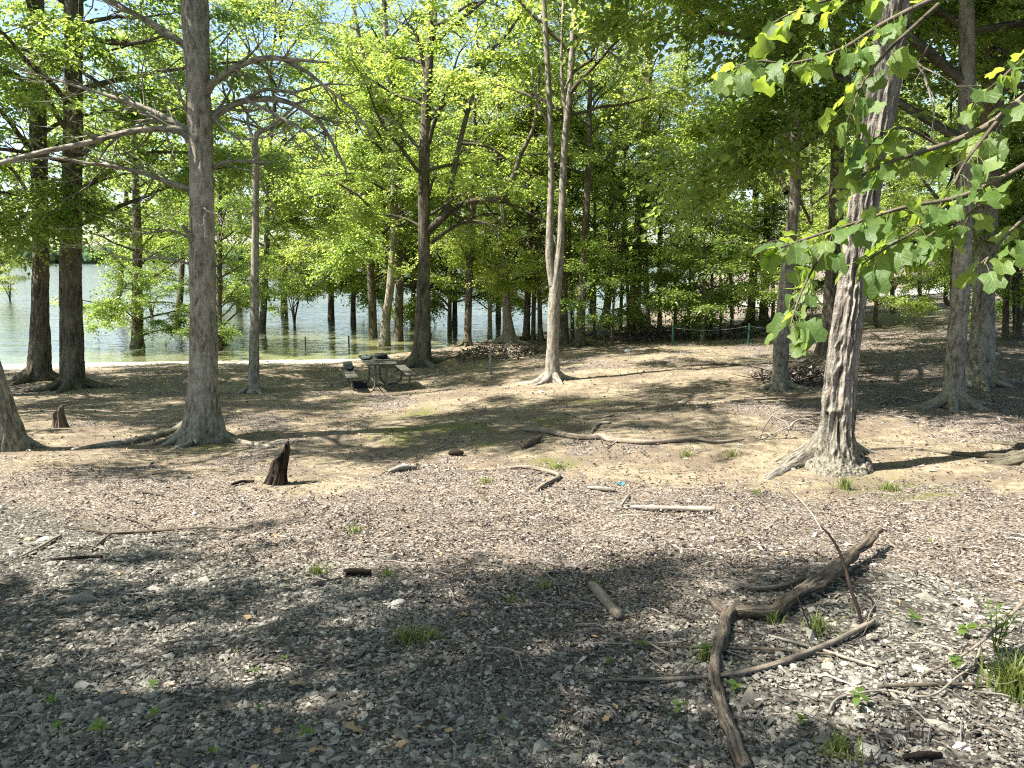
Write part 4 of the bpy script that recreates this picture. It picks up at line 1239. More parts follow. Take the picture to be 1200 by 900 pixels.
stick('fallen_branch', 'pale elbow-shaped stick on the mossy patch', 'branch', [(597, 551, 3), (612, 550, 4), (630, 552, 4.5), (648, 557, 5), (655, 561, 5), (645, 567, 5), (638, 571, 5), (630, 576, 4.5)], 'dead_wood', seed=10)
stick('fallen_stick', 'short pale stick beside the blue litter', 'stick', [(689, 574, 4), (705, 576, 5), (721, 577, 4.5)], 'twig_pale', seed=11)
stick('fallen_stick', 'straight pale stick, the long one below the blue litter', 'stick', [(740, 597, 4), (765, 599, 6), (800, 600, 6.5), (838, 601, 7)], 'twig_pale', seed=12, extra=[([(728, 594, 3), (733, 588, 3.5), (737, 582, 2.5)], 'broken_stub')])
root_b = empty('dead_brush', tuple(G(925, 515)))
tag(root_b, 'tangle of bleached bare twigs left of the shaggy tree', 'brush')
gb = np.array(root_b.location)
for pl in ([(916, 530, 3), (921, 512, 3), (926, 500, 3.2), (936, 492, 3), (950, 494, 2.4), (962, 503, 1.5)], [(926, 500, 3), (918, 494, 2.6), (905, 487, 2.2)], [(905, 487, 2), (896, 500, 1.8), (890, 517, 1.5)],
           [(905, 512, 2), (895, 508, 2), (885, 515, 1.5)], [(925, 500, 2), (915, 505, 1.8), (902, 518, 1.4), (898, 525, 1)], [(880, 517, 2), (900, 512, 2), (925, 497, 1.8)], [(950, 512, 2), (958, 506, 1.8), (965, 500, 1.2)]):
    q = np.array([[*(P(px, py, gb[1] + .06 * i) - gb), w * .5 * gb[1] / FPX] for i, (px, py, w) in enumerate(pl)])
    tube_ob('twig', q, M['twig_pale'], root_b, seg=6, n_per=4, rough=.1)
stick('fallen_branch', 'long dark branch lying on the gravel at the left', 'branch', [(75, 619, 1.8), (100, 622, 2.6), (128, 628, 3.2), (160, 627, 3.8), (200, 624, 3.8), (240, 621, 3.4), (280, 624, 2.8)], 'twig_dark', seed=13, sink=.0,
      extra=[([(130, 628, 2.5), (118, 638, 2.2), (107, 647, 2)], 'side_twig'), ([(182, 626, 2.5), (165, 615, 2.2), (145, 608, 2), (135, 598, 1.5)], 'side_twig')])
stick('fallen_stick', 'short black stick on the gravel below the long dark branch', 'stick', [(60, 659, 3), (90, 657, 4), (120, 655, 3)], 'char_wood', seed=14)
stick('fallen_stick', 'pale forked twig beside the yellow leaves at the left', 'stick', [(26, 654, 2.5), (45, 645, 3), (60, 636, 3), (72, 630, 2.5)], 'twig_pale', seed=15, twigs=3, tl=.25)
stick('wood_chunk', 'weathered splintered wood chunk lying on the leaf litter, foreground centre', 'wood chunk', [(693, 688, 6), (700, 698, 11), (710, 711, 12), (722, 724, 11), (727, 728, 7)], 'dead_wood', seed=16, rough=.45, rk=25)
stick('wood_chunk', 'flat black piece of wood lying left of centre on the gravel edge', 'wood chunk', [(404, 674, 6), (418, 675, 8), (435, 675, 6)], 'char_wood', seed=17, rough=.3)
stick('wood_chunk', 'small black lump of wood in the middle of the clearing', 'wood chunk', [(527, 534, 5), (535, 534, 8), (543, 534, 5)], 'char_wood', seed=18, rough=.3)
stick('wood_chunk', 'pale flat bark scrap right of the charred stump', 'wood chunk', [(456, 555, 4), (470, 552, 7), (488, 550, 4)], 'twig_pale', seed=19, rough=.4)
stick('fallen_stick', 'grey stick lying above the bend of the log', 'stick', [(866, 690, 4), (890, 694, 5), (920, 690, 5), (940, 682, 4), (958, 680, 3)], 'dead_wood', seed=20)
stick('fallen_stick', 'dark straight stick in the right foreground below the log', 'stick', [(1028, 809, 3), (1070, 808, 4), (1110, 807, 4), (1155, 806, 3)], 'twig_dark', seed=21)
stick('fallen_branch', 'bleached forked twig near the right edge of the foreground', 'branch', [(970, 842, 3), (980, 826, 3), (1000, 819, 2.6), (1040, 815, 2.5), (1075, 822, 2.5), (1098, 818, 2.5), (1120, 800, 2.5), (1140, 785, 2.5), (1150, 760, 2)], 'twig_pale', seed=22, twigs=8, tl=.25, sink=-1.0)
stick('fallen_branch', 'leaning grey branch at the right edge beside the grass clump', 'branch', [(1080, 795, 3), (1120, 785, 3, .03), (1160, 768, 3.5, .08), (1200, 745, 4, .16), (1230, 725, 4, .22)], 'dead_wood', seed=23, twigs=6, tl=.35)
stick('fallen_stick', 'dark half-buried stick at the bottom right', 'stick', [(1058, 893, 5), (1080, 892, 8), (1102, 891, 6)], 'char_wood', seed=24)
for i, (pl, lab) in enumerate([([(160, 578, 2), (175, 580, 3), (192, 582, 2)], 'short stick lying on the dirt below the big grey tree'), ([(272, 570, 3), (285, 567, 4), (298, 566, 3)], 'short dark stick at the left foot of the charred stump'),
                               ([(690, 516, 3), (700, 500, 4), (716, 497, 3)], 'stick resting above the middle of the sinuous branch'), ([(660, 485, 2), (690, 492, 2.5), (720, 488, 2)], 'thin stick in the clearing below the forked tree'),
                               ([(800, 430, 2), (840, 428, 3), (868, 429, 2)], 'thin dark branch on the ground before the brush bank'), ([(1000, 530, 2), (1040, 527, 3), (1070, 526, 2)], 'stick in the shade right of the shaggy tree'),
                               ([(1030, 475, 2), (1055, 468, 3), (1075, 472, 2)], 'stick on the dark ground left of the paired right trunks'), ([(740, 745, 2), (760, 757, 3), (790, 775, 2.5)], 'short twig crossing the left end of the straight dark twig'),
                               ([(925, 575, 1.5), (948, 600, 2), (964, 625, 1.5)], 'bleached thin twig left of the upright dark twig'), ([(690, 757, 2), (740, 758, 2), (800, 756, 2)], 'thin straw-coloured twig left of the log bend')]):
    stick('fallen_stick', lab, 'stick', pl, ['twig_dark', 'char_wood', 'dead_wood', 'dead_wood', 'twig_dark', 'dead_wood', 'dead_wood', 'dead_wood', 'twig_pale', 'twig_pale'][i], seed=30 + i)


# ------------------------------------------------------------------ litter and stones worth naming
def slab(name, label, cat, px, py, w, h, mat, seed, flat=.35):
    g = G(px, py); k = math.hypot(g[1], CAM_Z - g[2]) / FPX
    v, f = ico(3)
    v = v * (1 + .35 * fbm(v * 1.3 + seed * 5, seed, 3))[:, None] * np.array([w * k * .5, w * k * .38, w * k * .5 * flat])
    o = ob(name, mk_mesh(name, v, f, M[mat], True)); o.location = (g[0], g[1], g[2] + w * k * .12 * flat)
    o.rotation_euler = (0, 0, seed)
    return tag(o, label, cat)


slab('stone', 'smooth pale stone in the shade left of the grass clump, centre foreground', 'stone', 466, 708, 20, 9, 'flat_stone', 1)
slab('stone', 'broad flat grey stone at the bottom right on the gravel', 'stone', 1022, 883, 34, 12, 'flat_stone', 2, .25)
slab('stone', 'pale pebble among the seedlings at lower left', 'stone', 78, 841, 16, 7, 'flat_stone', 3)
slab('stone', 'pale slab beside the yellow leaves at the left', 'stone', 52, 633, 16, 8, 'flat_stone', 4)
slab('stone', 'whitish block of stone lying before the brush bank', 'stone', 736, 412, 10, 4, 'white_paper', 5, .5)
slab('stone', 'small white stone on the ground below the forked tree', 'stone', 634, 460, 7, 4, 'white_paper', 6, .5)


def crumple(name, label, cat, px, py, w, mat, seed):
    g = G(px, py); k = g[1] / FPX
    n = 9
    u, v_ = np.meshgrid(np.linspace(-1, 1, n), np.linspace(-1, 1, n))
    z = .35 * noise3(np.stack([u * 1.7, v_ * 1.7, u * 0], -1) + seed, seed) + .35
    V = np.stack([u * w * k * .5, v_ * w * k * .4, z * w * k * .5], -1).reshape(-1, 3)
    ii = np.arange(n * n).reshape(n, n)
    Fq = np.stack([ii[:-1, :-1], ii[:-1, 1:], ii[1:, 1:], ii[1:, :-1]], -1).reshape(-1, 4)
    V2 = V.copy(); V2[:, 2] -= .003
    o = ob(name, mk_mesh(name, np.vstack([V, V2]), np.vstack([Fq, Fq[:, ::-1] + n * n]), M[mat], True)); o.location = tuple(g); o.rotation_euler = (0, 0, .4)
    return tag(o, label, cat)


crumple('litter_scrap', 'bright blue plastic scrap lying in the leaf litter', 'litter', 727, 568, 9, 'blue_plastic', 2)
crumple('litter_scrap', 'white paper scrap on the dark leaves right of the charred stump', 'litter', 478, 548, 14, 'white_paper', 3)
crumple('litter_scrap', 'tiny red scrap on the sand beside the slim trunk', 'litter', 313, 424, 4, 'red_cloth', 4)

# lobed fallen leaves
def dead_leaf_mesh(seed):
    rg = np.random.default_rng(seed)
    n = 22; a = np.linspace(0, 2 * np.pi, n, endpoint=False)
    r = (.32 + .16 * np.cos(a) ** 2 + .10 * np.cos(7 * a + .3)) * rg.uniform(.85, 1.1, n)
    x, y = r * np.cos(a) * 1.25, r * np.sin(a)
    z = .18 * (y ** 2) * 3 + .12 * noise3(np.stack([x * 3, y * 3, x * 0], -1) + seed, seed)
    V = np.vstack([np.stack([x, y, z], -1), [[0, 0, .01]]])
    Fm = np.array([[i, (i + 1) % n, n] for i in range(n)])
    return mk_mesh('fallen_leaf', V, Fm, M['tan_leaf'], True, face_f=np.full(n, rg.random()))


DL = [dead_leaf_mesh(s) for s in (1, 2, 3)]
for i, (px, py, w, lab) in enumerate([(416, 859, 26, 'large tan fallen leaf in the bottom centre shade'), (290, 727, 19, 'orange-brown fallen leaf on the shadow edge at left'), (371, 885, 20, 'lobed tan oak leaf at the bottom left'),
                                      (325, 862, 15, 'curled orange leaf above the oak leaf at the bottom'), (500, 674, 14, 'tan leaf on the litter right of the black wood piece'), (545, 724, 14, 'orange leaf right of the centre grass clump'),
                                      (471, 877, 20, 'pale lobed leaf at the bottom edge, centre'), (526, 861, 18, 'pale tan leaf between the large tan leaf and the seedlings'), (346, 806, 16, 'yellowish leaf in the sun patch at lower left'),
                                      (711, 846, 16, 'tan leaf on the gravel left of the log foot'), (970, 780, 17, 'pale green fallen leaf below the long brown branch'), (1051, 708, 10, 'orange-tan leaf right of the log middle'),
                                      (35, 634, 14, 'bright yellow fallen leaf by the pale slab'), (44, 629, 12, 'second bright yellow fallen leaf touching the pale slab')]):
    g = G(px, py); k = .75 * w * math.hypot(g[1], CAM_Z - g[2]) / FPX
    o = ob('fallen_leaf', DL[i % 3]); o.location = (g[0], g[1], g[2] + .018); o.scale = (k, k, k)
    o.rotation_euler = (rng.normal(0, .2), rng.normal(0, .2), rng.uniform(0, 6))
    tag(o, lab, 'leaf')


# ------------------------------------------------------------------ grass clumps and seedlings
def blades(rg, n, h, spread, bend=.75, w=.0034):
    n = int(n * 1.7); spread = min(spread, .12)
    V, Fm, tn = [], [], []
    for k in range(n):
        a = rg.uniform(0, 6.28); r0 = abs(rg.normal(0, spread * .45))
        a0 = rg.uniform(0, 6.28)
        b = np.array([math.cos(a0) * r0, math.sin(a0) * r0, -.01])
        L = h * rg.uniform(.5, 1.15); dv = np.array([math.cos(a), math.sin(a), 0]); sd = np.array([-dv[1], dv[0], 0]) * w * rg.uniform(.6, 1.3)
        bd = bend * rg.uniform(.3, 1.2)
        p1 = b + dv * L * bd * .25 + [0, 0, L * .55]; p2 = b + dv * L * bd * .8 + [0, 0, L * (1 - .35 * bd)]
        m = len(V); V += [b - sd, b + sd, p1 + sd * .8, p1 - sd * .8, p2]
        Fm += [[m, m + 1, m + 2], [m, m + 2, m + 3], [m + 3, m + 2, m + 4]]; tn += [rg.random()] * 3
    return np.array(V), np.array(Fm), np.array(tn)


for i, (px, py, n, h, sp, lab) in enumerate([(478, 752, 70, .11, .13, 'low bright grass clump in the foreground shade left of centre'), (505, 752, 30, .10, .07, 'small grass tuft at the right end of the foreground clump'), (1186, 812, 130, .19, .11, 'dense arching grass clump at the right edge'),
                                             (960, 742, 40, .12, .09, 'green tuft behind the bend of the log'), (990, 573, 50, .16, .07, 'bright upright grass tuft at the foot of the shaggy tree'), (1040, 575, 60, .12, .14, 'darker arching grass right of the shaggy tree roots'),
                                             (372, 673, 45, .09, .10, 'yellow-green tuft at the sunny gravel edge'), (418, 625, 35, .09, .10, 'sparse grass tuft above the gravel right of the stump'), (455, 676, 25, .08, .08, 'thin grass right of the flat black wood'),
                                             (700, 690 - 0, 18, .08, .06, 'few grass blades above the weathered chunk'), (638, 690, 25, .09, .07, 'small grass tuft left of the weathered chunk'), (905, 730, 25, .09, .06, 'small tuft against the dark part of the log'),
                                             (858, 535, 30, .11, .12, 'pale green tuft right of the sinuous branch end'), (805, 535, 40, .10, .14, 'grass tuft below the sinuous branch'), (570, 566, 45, .09, .16, 'grass at the left side of the mossy patch'),
                                             (655, 548, 70, .06, .12, 'fine short grass in the middle of the mossy patch'), (885, 580, 25, .09, .10, 'sparse tuft left of the shaggy tree roots'), (985, 880, 40, .09, .10, 'grass tuft at the bottom right of the gravel'),
                                             (825, 775, 22, .09, .05, 'tuft left of the log below its bend'), (600, 707, 20, .07, .06, 'tiny tuft on the litter in the centre'), (975, 890, 30, .07, .1, 'low grass at the very bottom right')]):
    g = G(px, py); V, Fm, tn = blades(np.random.default_rng(400 + i), n, h, sp)
    V[:, 2] += hz(V[:, 0] + g[0], V[:, 1] + g[1]) - g[2]
    o = ob('grass_clump', mk_mesh('grass_clump', V, Fm, M['grass'], False, face_f=tn)); o.location = tuple(g)
    tag(o, lab, 'grass', 'grass clumps')


def small_leaf(L, W, mat, seed, tint=.6):
    rg = np.random.default_rng(seed)
    ts = [0, .25, .55, .85, 1.0]; ws = [.04, .42, .5, .25, 0.02]
    V, Fm = [], []
    for t, w in zip(ts, ws):
        z = .12 * math.sin(t * 2.2) - .14 * t * t
        V += [[-w * W, t * L, (z + .10 * w) * L], [0, t * L, z * L], [w * W, t * L, (z + .10 * w) * L]]
    for k in range(4):
        a = k * 3
        Fm += [[a, a + 1, a + 4, a + 3], [a + 1, a + 2, a + 5, a + 4]]
    return mk_mesh('leaf', np.array(V), np.array(Fm), M[mat], True, face_f=np.full(8, tint))


SL = [small_leaf(1, .62, 'leaf_dark', s, .35 + .12 * s) for s in range(4)]
seed_spots = [(62, 832, 26, 'seedling at far lower left, above its neighbours'), (68, 866, 30, 'lowest broad-leaved seedling at lower left'), (118, 864, 34, 'spreading seedling right of the lowest left one'), (180, 846, 26, 'seedling beside a tan leaf in the lower left shade'),
              (248, 889, 24, 'lone upright seedling at the bottom left edge'), (303, 839, 20, 'small seedling in shade above the orange leaf'), (358, 868, 28, 'seedling beside the lobed oak leaf'), (332, 778, 18, 'thin seedling in the left shadow edge'),
              (298, 794, 18, 'low seedling left of the thin one in the shadow edge'), (178, 808, 18, 'tiny seedling in the middle of the left shade'), (588, 851, 20, 'two-leaved seedling on the gravel at bottom centre'), (563, 873, 18, 'seedling just below the two-leaved one at bottom centre'),
              (713, 781, 18, 'seedling left of the long brown branch tip'), (753, 764, 24, 'seedling at the left end of the straight dark twig'), (795, 840, 28, 'leafy seedling left of the log foot'), (828, 772, 26, 'bright seedling touching the log below its bend'),
              (1067, 731, 26, 'bright seedling right of the log in the litter'), (1003, 832, 34, 'broad seedling under the bleached forked twig'), (937, 851, 24, 'seedling on the gravel right of the log foot'), (862, 812, 26, 'bright seedling right beside the lower log'),
              (1090, 643, 22, 'two-leaved green plant on the dark litter at right'), (1118, 790, 30, 'pale leafy plant at right beside the bleached twig'), (1130, 748, 34, 'broad-leaved plant at the right behind the leaning branch')]
for i, (px, py, w, lab) in enumerate(seed_spots):
    rg = np.random.default_rng(500 + i)
    g = G(px, py); k = .75 * w * math.hypot(g[1], CAM_Z - g[2]) / FPX
    root = empty('seedling', tuple(g)); tag(root, lab, 'seedling', 'seedlings on the forest floor')
    hgt = k * rg.uniform(.5, .9)
    tube_ob('stem', np.array([[0, 0, -.01, .0022], [.003, 0, hgt * .5, .0018], [.006, .002, hgt, .0012]]), M['grass'], root, seg=5, n_per=2)
    nl = rg.integers(4, 8) if 'two-leaved' not in lab else 2
    for j in range(nl):
        o = ob('leaf', SL[(i + j) % 4], root)
        s = k * rg.uniform(.38, .6); o.scale = (s, s, s)
        o.location = (.004, 0, hgt * (.55 + .45 * (j + 1) / nl)); o.rotation_euler = (rg.uniform(-.2, .55), rg.normal(0, .25), j * 2.4 + rg.uniform(-.4, .4))
# taller ferny weed at the right edge
g = G(1166, 765); root = empty('weed', tuple(g)); tag(root, 'tall feathery weed at the right edge above the grass clump', 'weed')
rg = np.random.default_rng(77)
for s in range(4):
    lean = rg.normal(0, .25, 2); hh = rg.uniform(.16, .26)
    q = np.array([[0, 0, -.01, .0025], [lean[0] * hh * .4, lean[1] * hh * .4, hh * .5, .002], [lean[0] * hh, lean[1] * hh, hh, .001]])
    tube_ob('stem', q, M['grass'], root, seg=5, n_per=3)
    sm = catmull(q, 8)
    for j in range(12):
        p = sm[4 + j]
        o = ob('leaf', SL[j % 4], root); sz = rg.uniform(.03, .05); o.scale = (sz * .5, sz, sz); o.location = tuple(p[:3]); o.rotation_euler = (rg.uniform(.1, .7), 0, j * 2.4)


# ------------------------------------------------------------------ overhanging tulip tree, right
def tulip_leaf(seed):
    rg = np.random.default_rng(seed)
    out = np.array([[.06, .0], [.30, .03], [.50, .20], [.40, .40], [.36, .52], [.46, .74], [.30, .92], [.12, .86], [0, .82]])
    out[:, 0] *= rg.uniform(.9, 1.1)
    mid = [0, .1, .25, .4, .52, .68, .80, .83, .82]
    V, Fm = [], []
    cv, fold, tw = rg.uniform(-.1, .75), rg.uniform(.05, .6), rg.normal(0, .3)
    def shape(x, y):
        return [x, y, -cv * y * y + fold * abs(x) - .25 * x * x + tw * x * y + .045 * math.sin(11 * x + 8 * y + seed)]
    for (x, y), m in zip(out, mid):
        V += [shape(-x, y), shape(-x * .5, (y + m) * .5), shape(0, m), shape(x * .5, (y + m) * .5), shape(x, y)]
    for k in range(8):
        a = k * 5
        for j in range(4): Fm.append([a + j, a + j + 1, a + j + 6, a + j + 5])
    return mk_mesh('leaf', np.array(V), np.array(Fm), M['leaf_tulip'], True, face_f=np.full(32, rg.random()))


TL = [tulip_leaf(s) for s in range(16)]
tb = np.array([3.9, 2.9, 0.0]); tb[2] = hz1(tb[0], tb[1])
tulip = empty('tulip_tree', tuple(tb))
tag(tulip, 'tree leaning in from the right with large four-lobed leaves hanging close to the camera', 'tree')
tube_ob('trunk', np.array([[0, 0, -.3, .24], [0, 0, 0, .2], [.05, 0, 1.2, .15], [.1, .05, 3, .14], [.15, .1, 6, .11], [.2, .1, 9.5, .03]]), M['bark_grey'], tulip, seg=20, n_per=5, rough=.08)
lm, bmsh, H = CR['tallB']
for nm, me_ in (('branches', bmsh), ('crown', lm)):
    c = ob(nm, me_, tulip); c.scale = (.62, .62, .72); c.location = (.1, .05, 1.5)
TW = [  # (px,py,width), depth start, depth end, leaf count
    ([(1560, 20, 26), (1400, 30, 20), (1290, 60, 15), (1200, 116, 11), (1160, 146, 8), (1110, 168, 6), (1060, 184, 5), (1020, 200, 4), (985, 226, 3)], 2.8, 2.95, 22, 2),
    ([(1175, 135, 6), (1150, 165, 4.5), (1130, 192, 3.5), (1118, 216, 2.5)], 2.8, 2.7, 9, 0),
    ([(1400, 40, 12), (1290, 120, 9), (1220, 180, 7), (1170, 210, 5), (1120, 232, 5), (1060, 243, 4), (1000, 262, 3.5), (950, 278, 3), (915, 290, 2)], 2.75, 2.6, 34, 3),
    ([(1400, -60, 14), (1250, -40, 10), (1120, -10, 7), (1040, 25, 5), (985, 58, 4), (930, 74, 3.4), (885, 72, 2.6), (852, 84, 2)], 3.0, 2.9, 26, 3),
    ([(1010, 258, 3.4), (970, 290, 3), (945, 330, 2.6), (932, 362, 2.2), (926, 384, 1.6)], 2.6, 2.5, 14, 0),
    ([(1300, 150, 7), (1230, 225, 5), (1190, 265, 4), (1165, 292, 3), (1150, 315, 2)], 2.7, 2.6, 10, 1),
    ([(1100, 5, 5), (1040, 60, 4), (1010, 100, 3), (1000, 130, 2.4), (1008, 160, 2)], 3.0, 2.9, 12, 0),
    ([(1110, 232, 4), (1080, 265, 3), (1040, 290, 2.4), (1010, 310, 1.8)], 2.7, 2.6, 13, 0),
    ([(1100, 170, 4), (1060, 150, 3), (1030, 160, 2.4), (1000, 190, 1.8)], 2.9, 2.95, 9, 0),
    ([(1180, 215, 4), (1130, 255, 3), (1090, 275, 2.4), (1060, 300, 2)], 2.7, 2.7, 12, 0),
    ([(1120, -10, 4), (1000, -5, 3), (940, 10, 2.4), (900, 30, 1.8)], 3.05, 3.1, 11, 0),
    ([(1240, 60, 5), (1200, 70, 3.5), (1170, 95, 2.6), (1140, 120, 2)], 2.85, 2.9, 9, 0),
]
rg = np.random.default_rng(90)
SUNH = np.array(SUN_DIR)
for pl, d0, d1, nl, first in TW:
    q = []
    for i, (px, py, w) in enumerate(pl):
        dd = d0 + (d1 - d0) * i / (len(pl) - 1)
        q.append([*(P(px, py, dd) - tb), w * .5 * dd / FPX])
    q = np.array(q)
    if pl[0][0] >= 1300:
        st = np.array([.1, .05, q[0][2] - .25, q[0][3] * 1.4]); q = np.vstack([st, q])
    lb = tube_ob('limb' if first else 'twig', q, M['twig_dark'], tulip, seg=8, n_per=6, rough=.08, rk=30)
    sm = catmull(q, 10)
    lo = int(len(sm) * (.42 if first >= 2 else .2))
    pet = Acc()
    nl = int(nl * 1.6)
    for j in range(nl):
        i = int(lo + (len(sm) - 2 - lo) * ((j + rg.uniform(0, .9)) / nl))
        p = sm[i, :3]; tdir = sm[i + 1, :3] - sm[i, :3]; tdir /= np.linalg.norm(tdir)
        out_ = tdir * rg.uniform(.1, .7) + np.cross(tdir, [0, 0, 1]) * rg.choice([-1, 1]) * rg.uniform(.3, 1.0) + np.array([0, 0, rg.uniform(-.45, .25)])
        out_ /= np.linalg.norm(out_)
        pl_ = rg.uniform(.03, .08)
        tip = p + out_ * pl_ + [0, 0, -.012]
        pet.add(tube(np.array([[*p, .0016], [*(p + out_ * pl_ * .5), .0014], [*tip, .0012]]), 4, 2, False))
        o = ob('leaf', TL[rg.integers(0, len(TL))], lb)
        s = rg.uniform(.042, .095); o.scale = (s * rg.uniform(.8, 1.1), s, s); o.location = tuple(tip)
        ydir = Vector(out_ + np.array([0, 0, rg.uniform(-.75, .15)])).normalized()
        nz = Vector(np.array([0, .05, 1.]) + rg.normal(0, .5, 3)); nz = (nz - ydir * nz.dot(ydir)).normalized()
        xd = ydir.cross(nz)
        o.rotation_euler = Matrix((xd, ydir, nz)).transposed().to_euler()
    tag(ob('leaf_stalks', pet.mesh('leaf_stalks', M['grass']), lb), kind='stuff')


# ------------------------------------------------------------------ brush banks and shrubs in the water
def brush(label, cat, px, py, w, n, hgt, seed, mats=('twig_dark', 'litter')):
    g = G(px, py); rg_ = np.random.default_rng(seed)
    root = empty('brush_pile', tuple(g)); tag(root, label, cat)
    acc = Acc()
    for k in range(n):
        x, y = rg_.uniform(-w / 2, w / 2), rg_.normal(0, .45)
        hh = hgt * math.exp(-(2 * x / w) ** 2 * 1.2) * math.exp(-y * y)
        p = np.array([x, y, hz1(g[0] + x, g[1] + y) - g[2] + hh * rg_.random()])
        a = rg_.normal(0, 1, 3); a[2] *= .35; a /= np.linalg.norm(a); L = rg_.uniform(.3, 1.1)
        acc.add(tube(np.array([[*p, .012], [*(p + a * L * .5 + rg_.normal(0, .05, 3)), .009], [*(p + a * L), .004]]), 4, 2, False))
    ob('twigs', acc.mesh('twigs', M[mats[0]]), root)
    m = n * 9
    x, y = rg_.uniform(-w / 2, w / 2, m), rg_.normal(0, .5, m)
    hh = hgt * .8 * np.exp(-(2 * x / w) ** 2 * 1.2) * np.exp(-y * y) * rg_.random(m)
    pos = np.stack([x, y, hz(x + g[0], y + g[1]) - g[2] + hh + .02], -1)
    lm_ = leaves_mesh('dry_leaves', pos, rg_.normal(0, 1, (m, 3)), np.array([0, 0, 1.]) + rg_.normal(0, .7, (m, 3)), rg_.uniform(.06, .12, m), M[mats[1]], rg_.random(m) * .6)
    ob('dry_leaves', lm_, root)


brush('bank of dead brush and dry leaves below the saplings', 'brush', 815, 398, 5.5, 170, .75, 1)
brush('low heap of brown brush left of the forked tree', 'brush', 583, 418, 2.6, 90, .45, 2)
brush('brush heap piled against the mound of roots', 'brush', 765, 395, 2.4, 70, .6, 3)
brush('dark tangle of roots and leaves between the two trunks left of the shaggy tree', 'brush', 940, 447, 1.8, 60, .35, 4)


def shrub(label, px, py, sc_, crown, seed, water=True):
    if water:
        r = ray(px, py); d = (WL - CAM_Z) / r[2]; g = np.array([r[0] * d, r[1] * d, WL])
    else: g = G(px, py)
    root = empty('shrub', tuple(g)); tag(root, label, 'shrub')
    rg_ = np.random.default_rng(seed)
    for k in range(5):
        a = rg_.uniform(0, 6.28); l = rg_.uniform(.15, .45)
        tube_ob('stem', np.array([[0, 0, -.5, .05], [math.cos(a) * l * .3, math.sin(a) * l * .3, .5 * sc_, .04], [math.cos(a) * l * 1.6 * sc_, math.sin(a) * l * 1.6 * sc_, 1.7 * sc_, .02]]), M['bark_dark'], root, seg=7, n_per=3)
    lm_, bm_, H_ = CR[crown]
    for nm, me_ in (('branches', bm_), ('crown', lm_)):
        c = ob(nm, me_, root); c.scale = (sc_,) * 3; c.rotation_euler = (0, 0, seed)


shrub('leafy many-stemmed shrub rising from the lake right of the lone water tree', 178, 369, .85, 'sapA', 1)
shrub('leafy shrub rising from the lake at the far left edge', 12, 352, 1.0, 'sapB', 2)
shrub('low lime shrub standing in the water left of the shore stakes', 345, 380, .9, 'sapB', 3)
shrub('dense dark undergrowth shrub at the right edge behind the paired trunks', 1190, 398, .9, 'sapA', 4, False)
shrub('undergrowth shrub near the road on the right', 1045, 352, 1.0, 'sapB', 5, False)


# ------------------------------------------------------------------ uncountable ground cover
def polar(n, r0, r1, a0=-40, a1=40):
    r = r0 * (r1 / r0) ** rng.random(n); a = np.radians(rng.uniform(a0, a1, n))
    return r * np.sin(a), r * np.cos(a)


# gravel
OCT = (np.array([[1, 0, .1], [.25, 1, 0], [-1, .15, 0], [-.2, -1, .1], [.1, 0, 1], [0, 0, -1.]]), np.array([[0, 1, 4], [1, 2, 4], [2, 3, 4], [3, 0, 4], [1, 0, 5], [2, 1, 5], [3, 2, 5], [0, 3, 5]]))


def stones(x, y, sv, sf):
    n = len(x); z = hz(x, y)
    s = .0060 * np.exp(rng.normal(0, .48, n)) * np.clip(.8 + y * .08, .9, 1.5)
    ang = rng.uniform(0, 6.28, n); sx, sy, sz = s * rng.uniform(.9, 1.7, n), s * rng.uniform(.7, 1.1, n), s * rng.uniform(.3, .7, n)
    jit = 1 + .5 * (rng.random((n, len(sv))) - .5)
    bx = sv[None, :, 0] * sx[:, None] * jit; by = sv[None, :, 1] * sy[:, None] * jit; bz = sv[None, :, 2] * sz[:, None] * jit
    bz = bz + by * rng.normal(0, .4, n)[:, None]
    V = np.stack([bx * np.cos(ang)[:, None] - by * np.sin(ang)[:, None] + x[:, None], bx * np.sin(ang)[:, None] + by * np.cos(ang)[:, None] + y[:, None], bz + (z + sz * .35)[:, None]], -1).reshape(-1, 3)
    F = (sf[None] + (np.arange(n) * len(sv))[:, None, None]).reshape(-1, 3)
    return V, F, np.repeat(np.clip(rng.beta(2.2, 2.4, n), 0, 1), len(sf))


x, y = polar(190000, 1.75, 8.5, -42, 42)
mg_, _, _ = mask_at(x, y)
keep = rng.random(len(x)) < np.clip(mg_ * (.66 + .7 * fbm(xy3(x, y, 2.3), 55, 3)) + .04, 0, 1)
x, y = x[keep], y[keep]
near = y < 2.9
v1, f1, t1_ = stones(x[near], y[near], *ico(1)); v2, f2, t2_ = stones(x[~near], y[~near], *OCT)
tag(ob('gravel', mk_mesh('gravel', np.vstack([v1, v2]), np.vstack([f1, f2 + len(v1)]), M['stone'], False, face_f=np.concatenate([t1_, t2_]))), 'grey crushed gravel covering the foreground', 'gravel', kind='stuff')

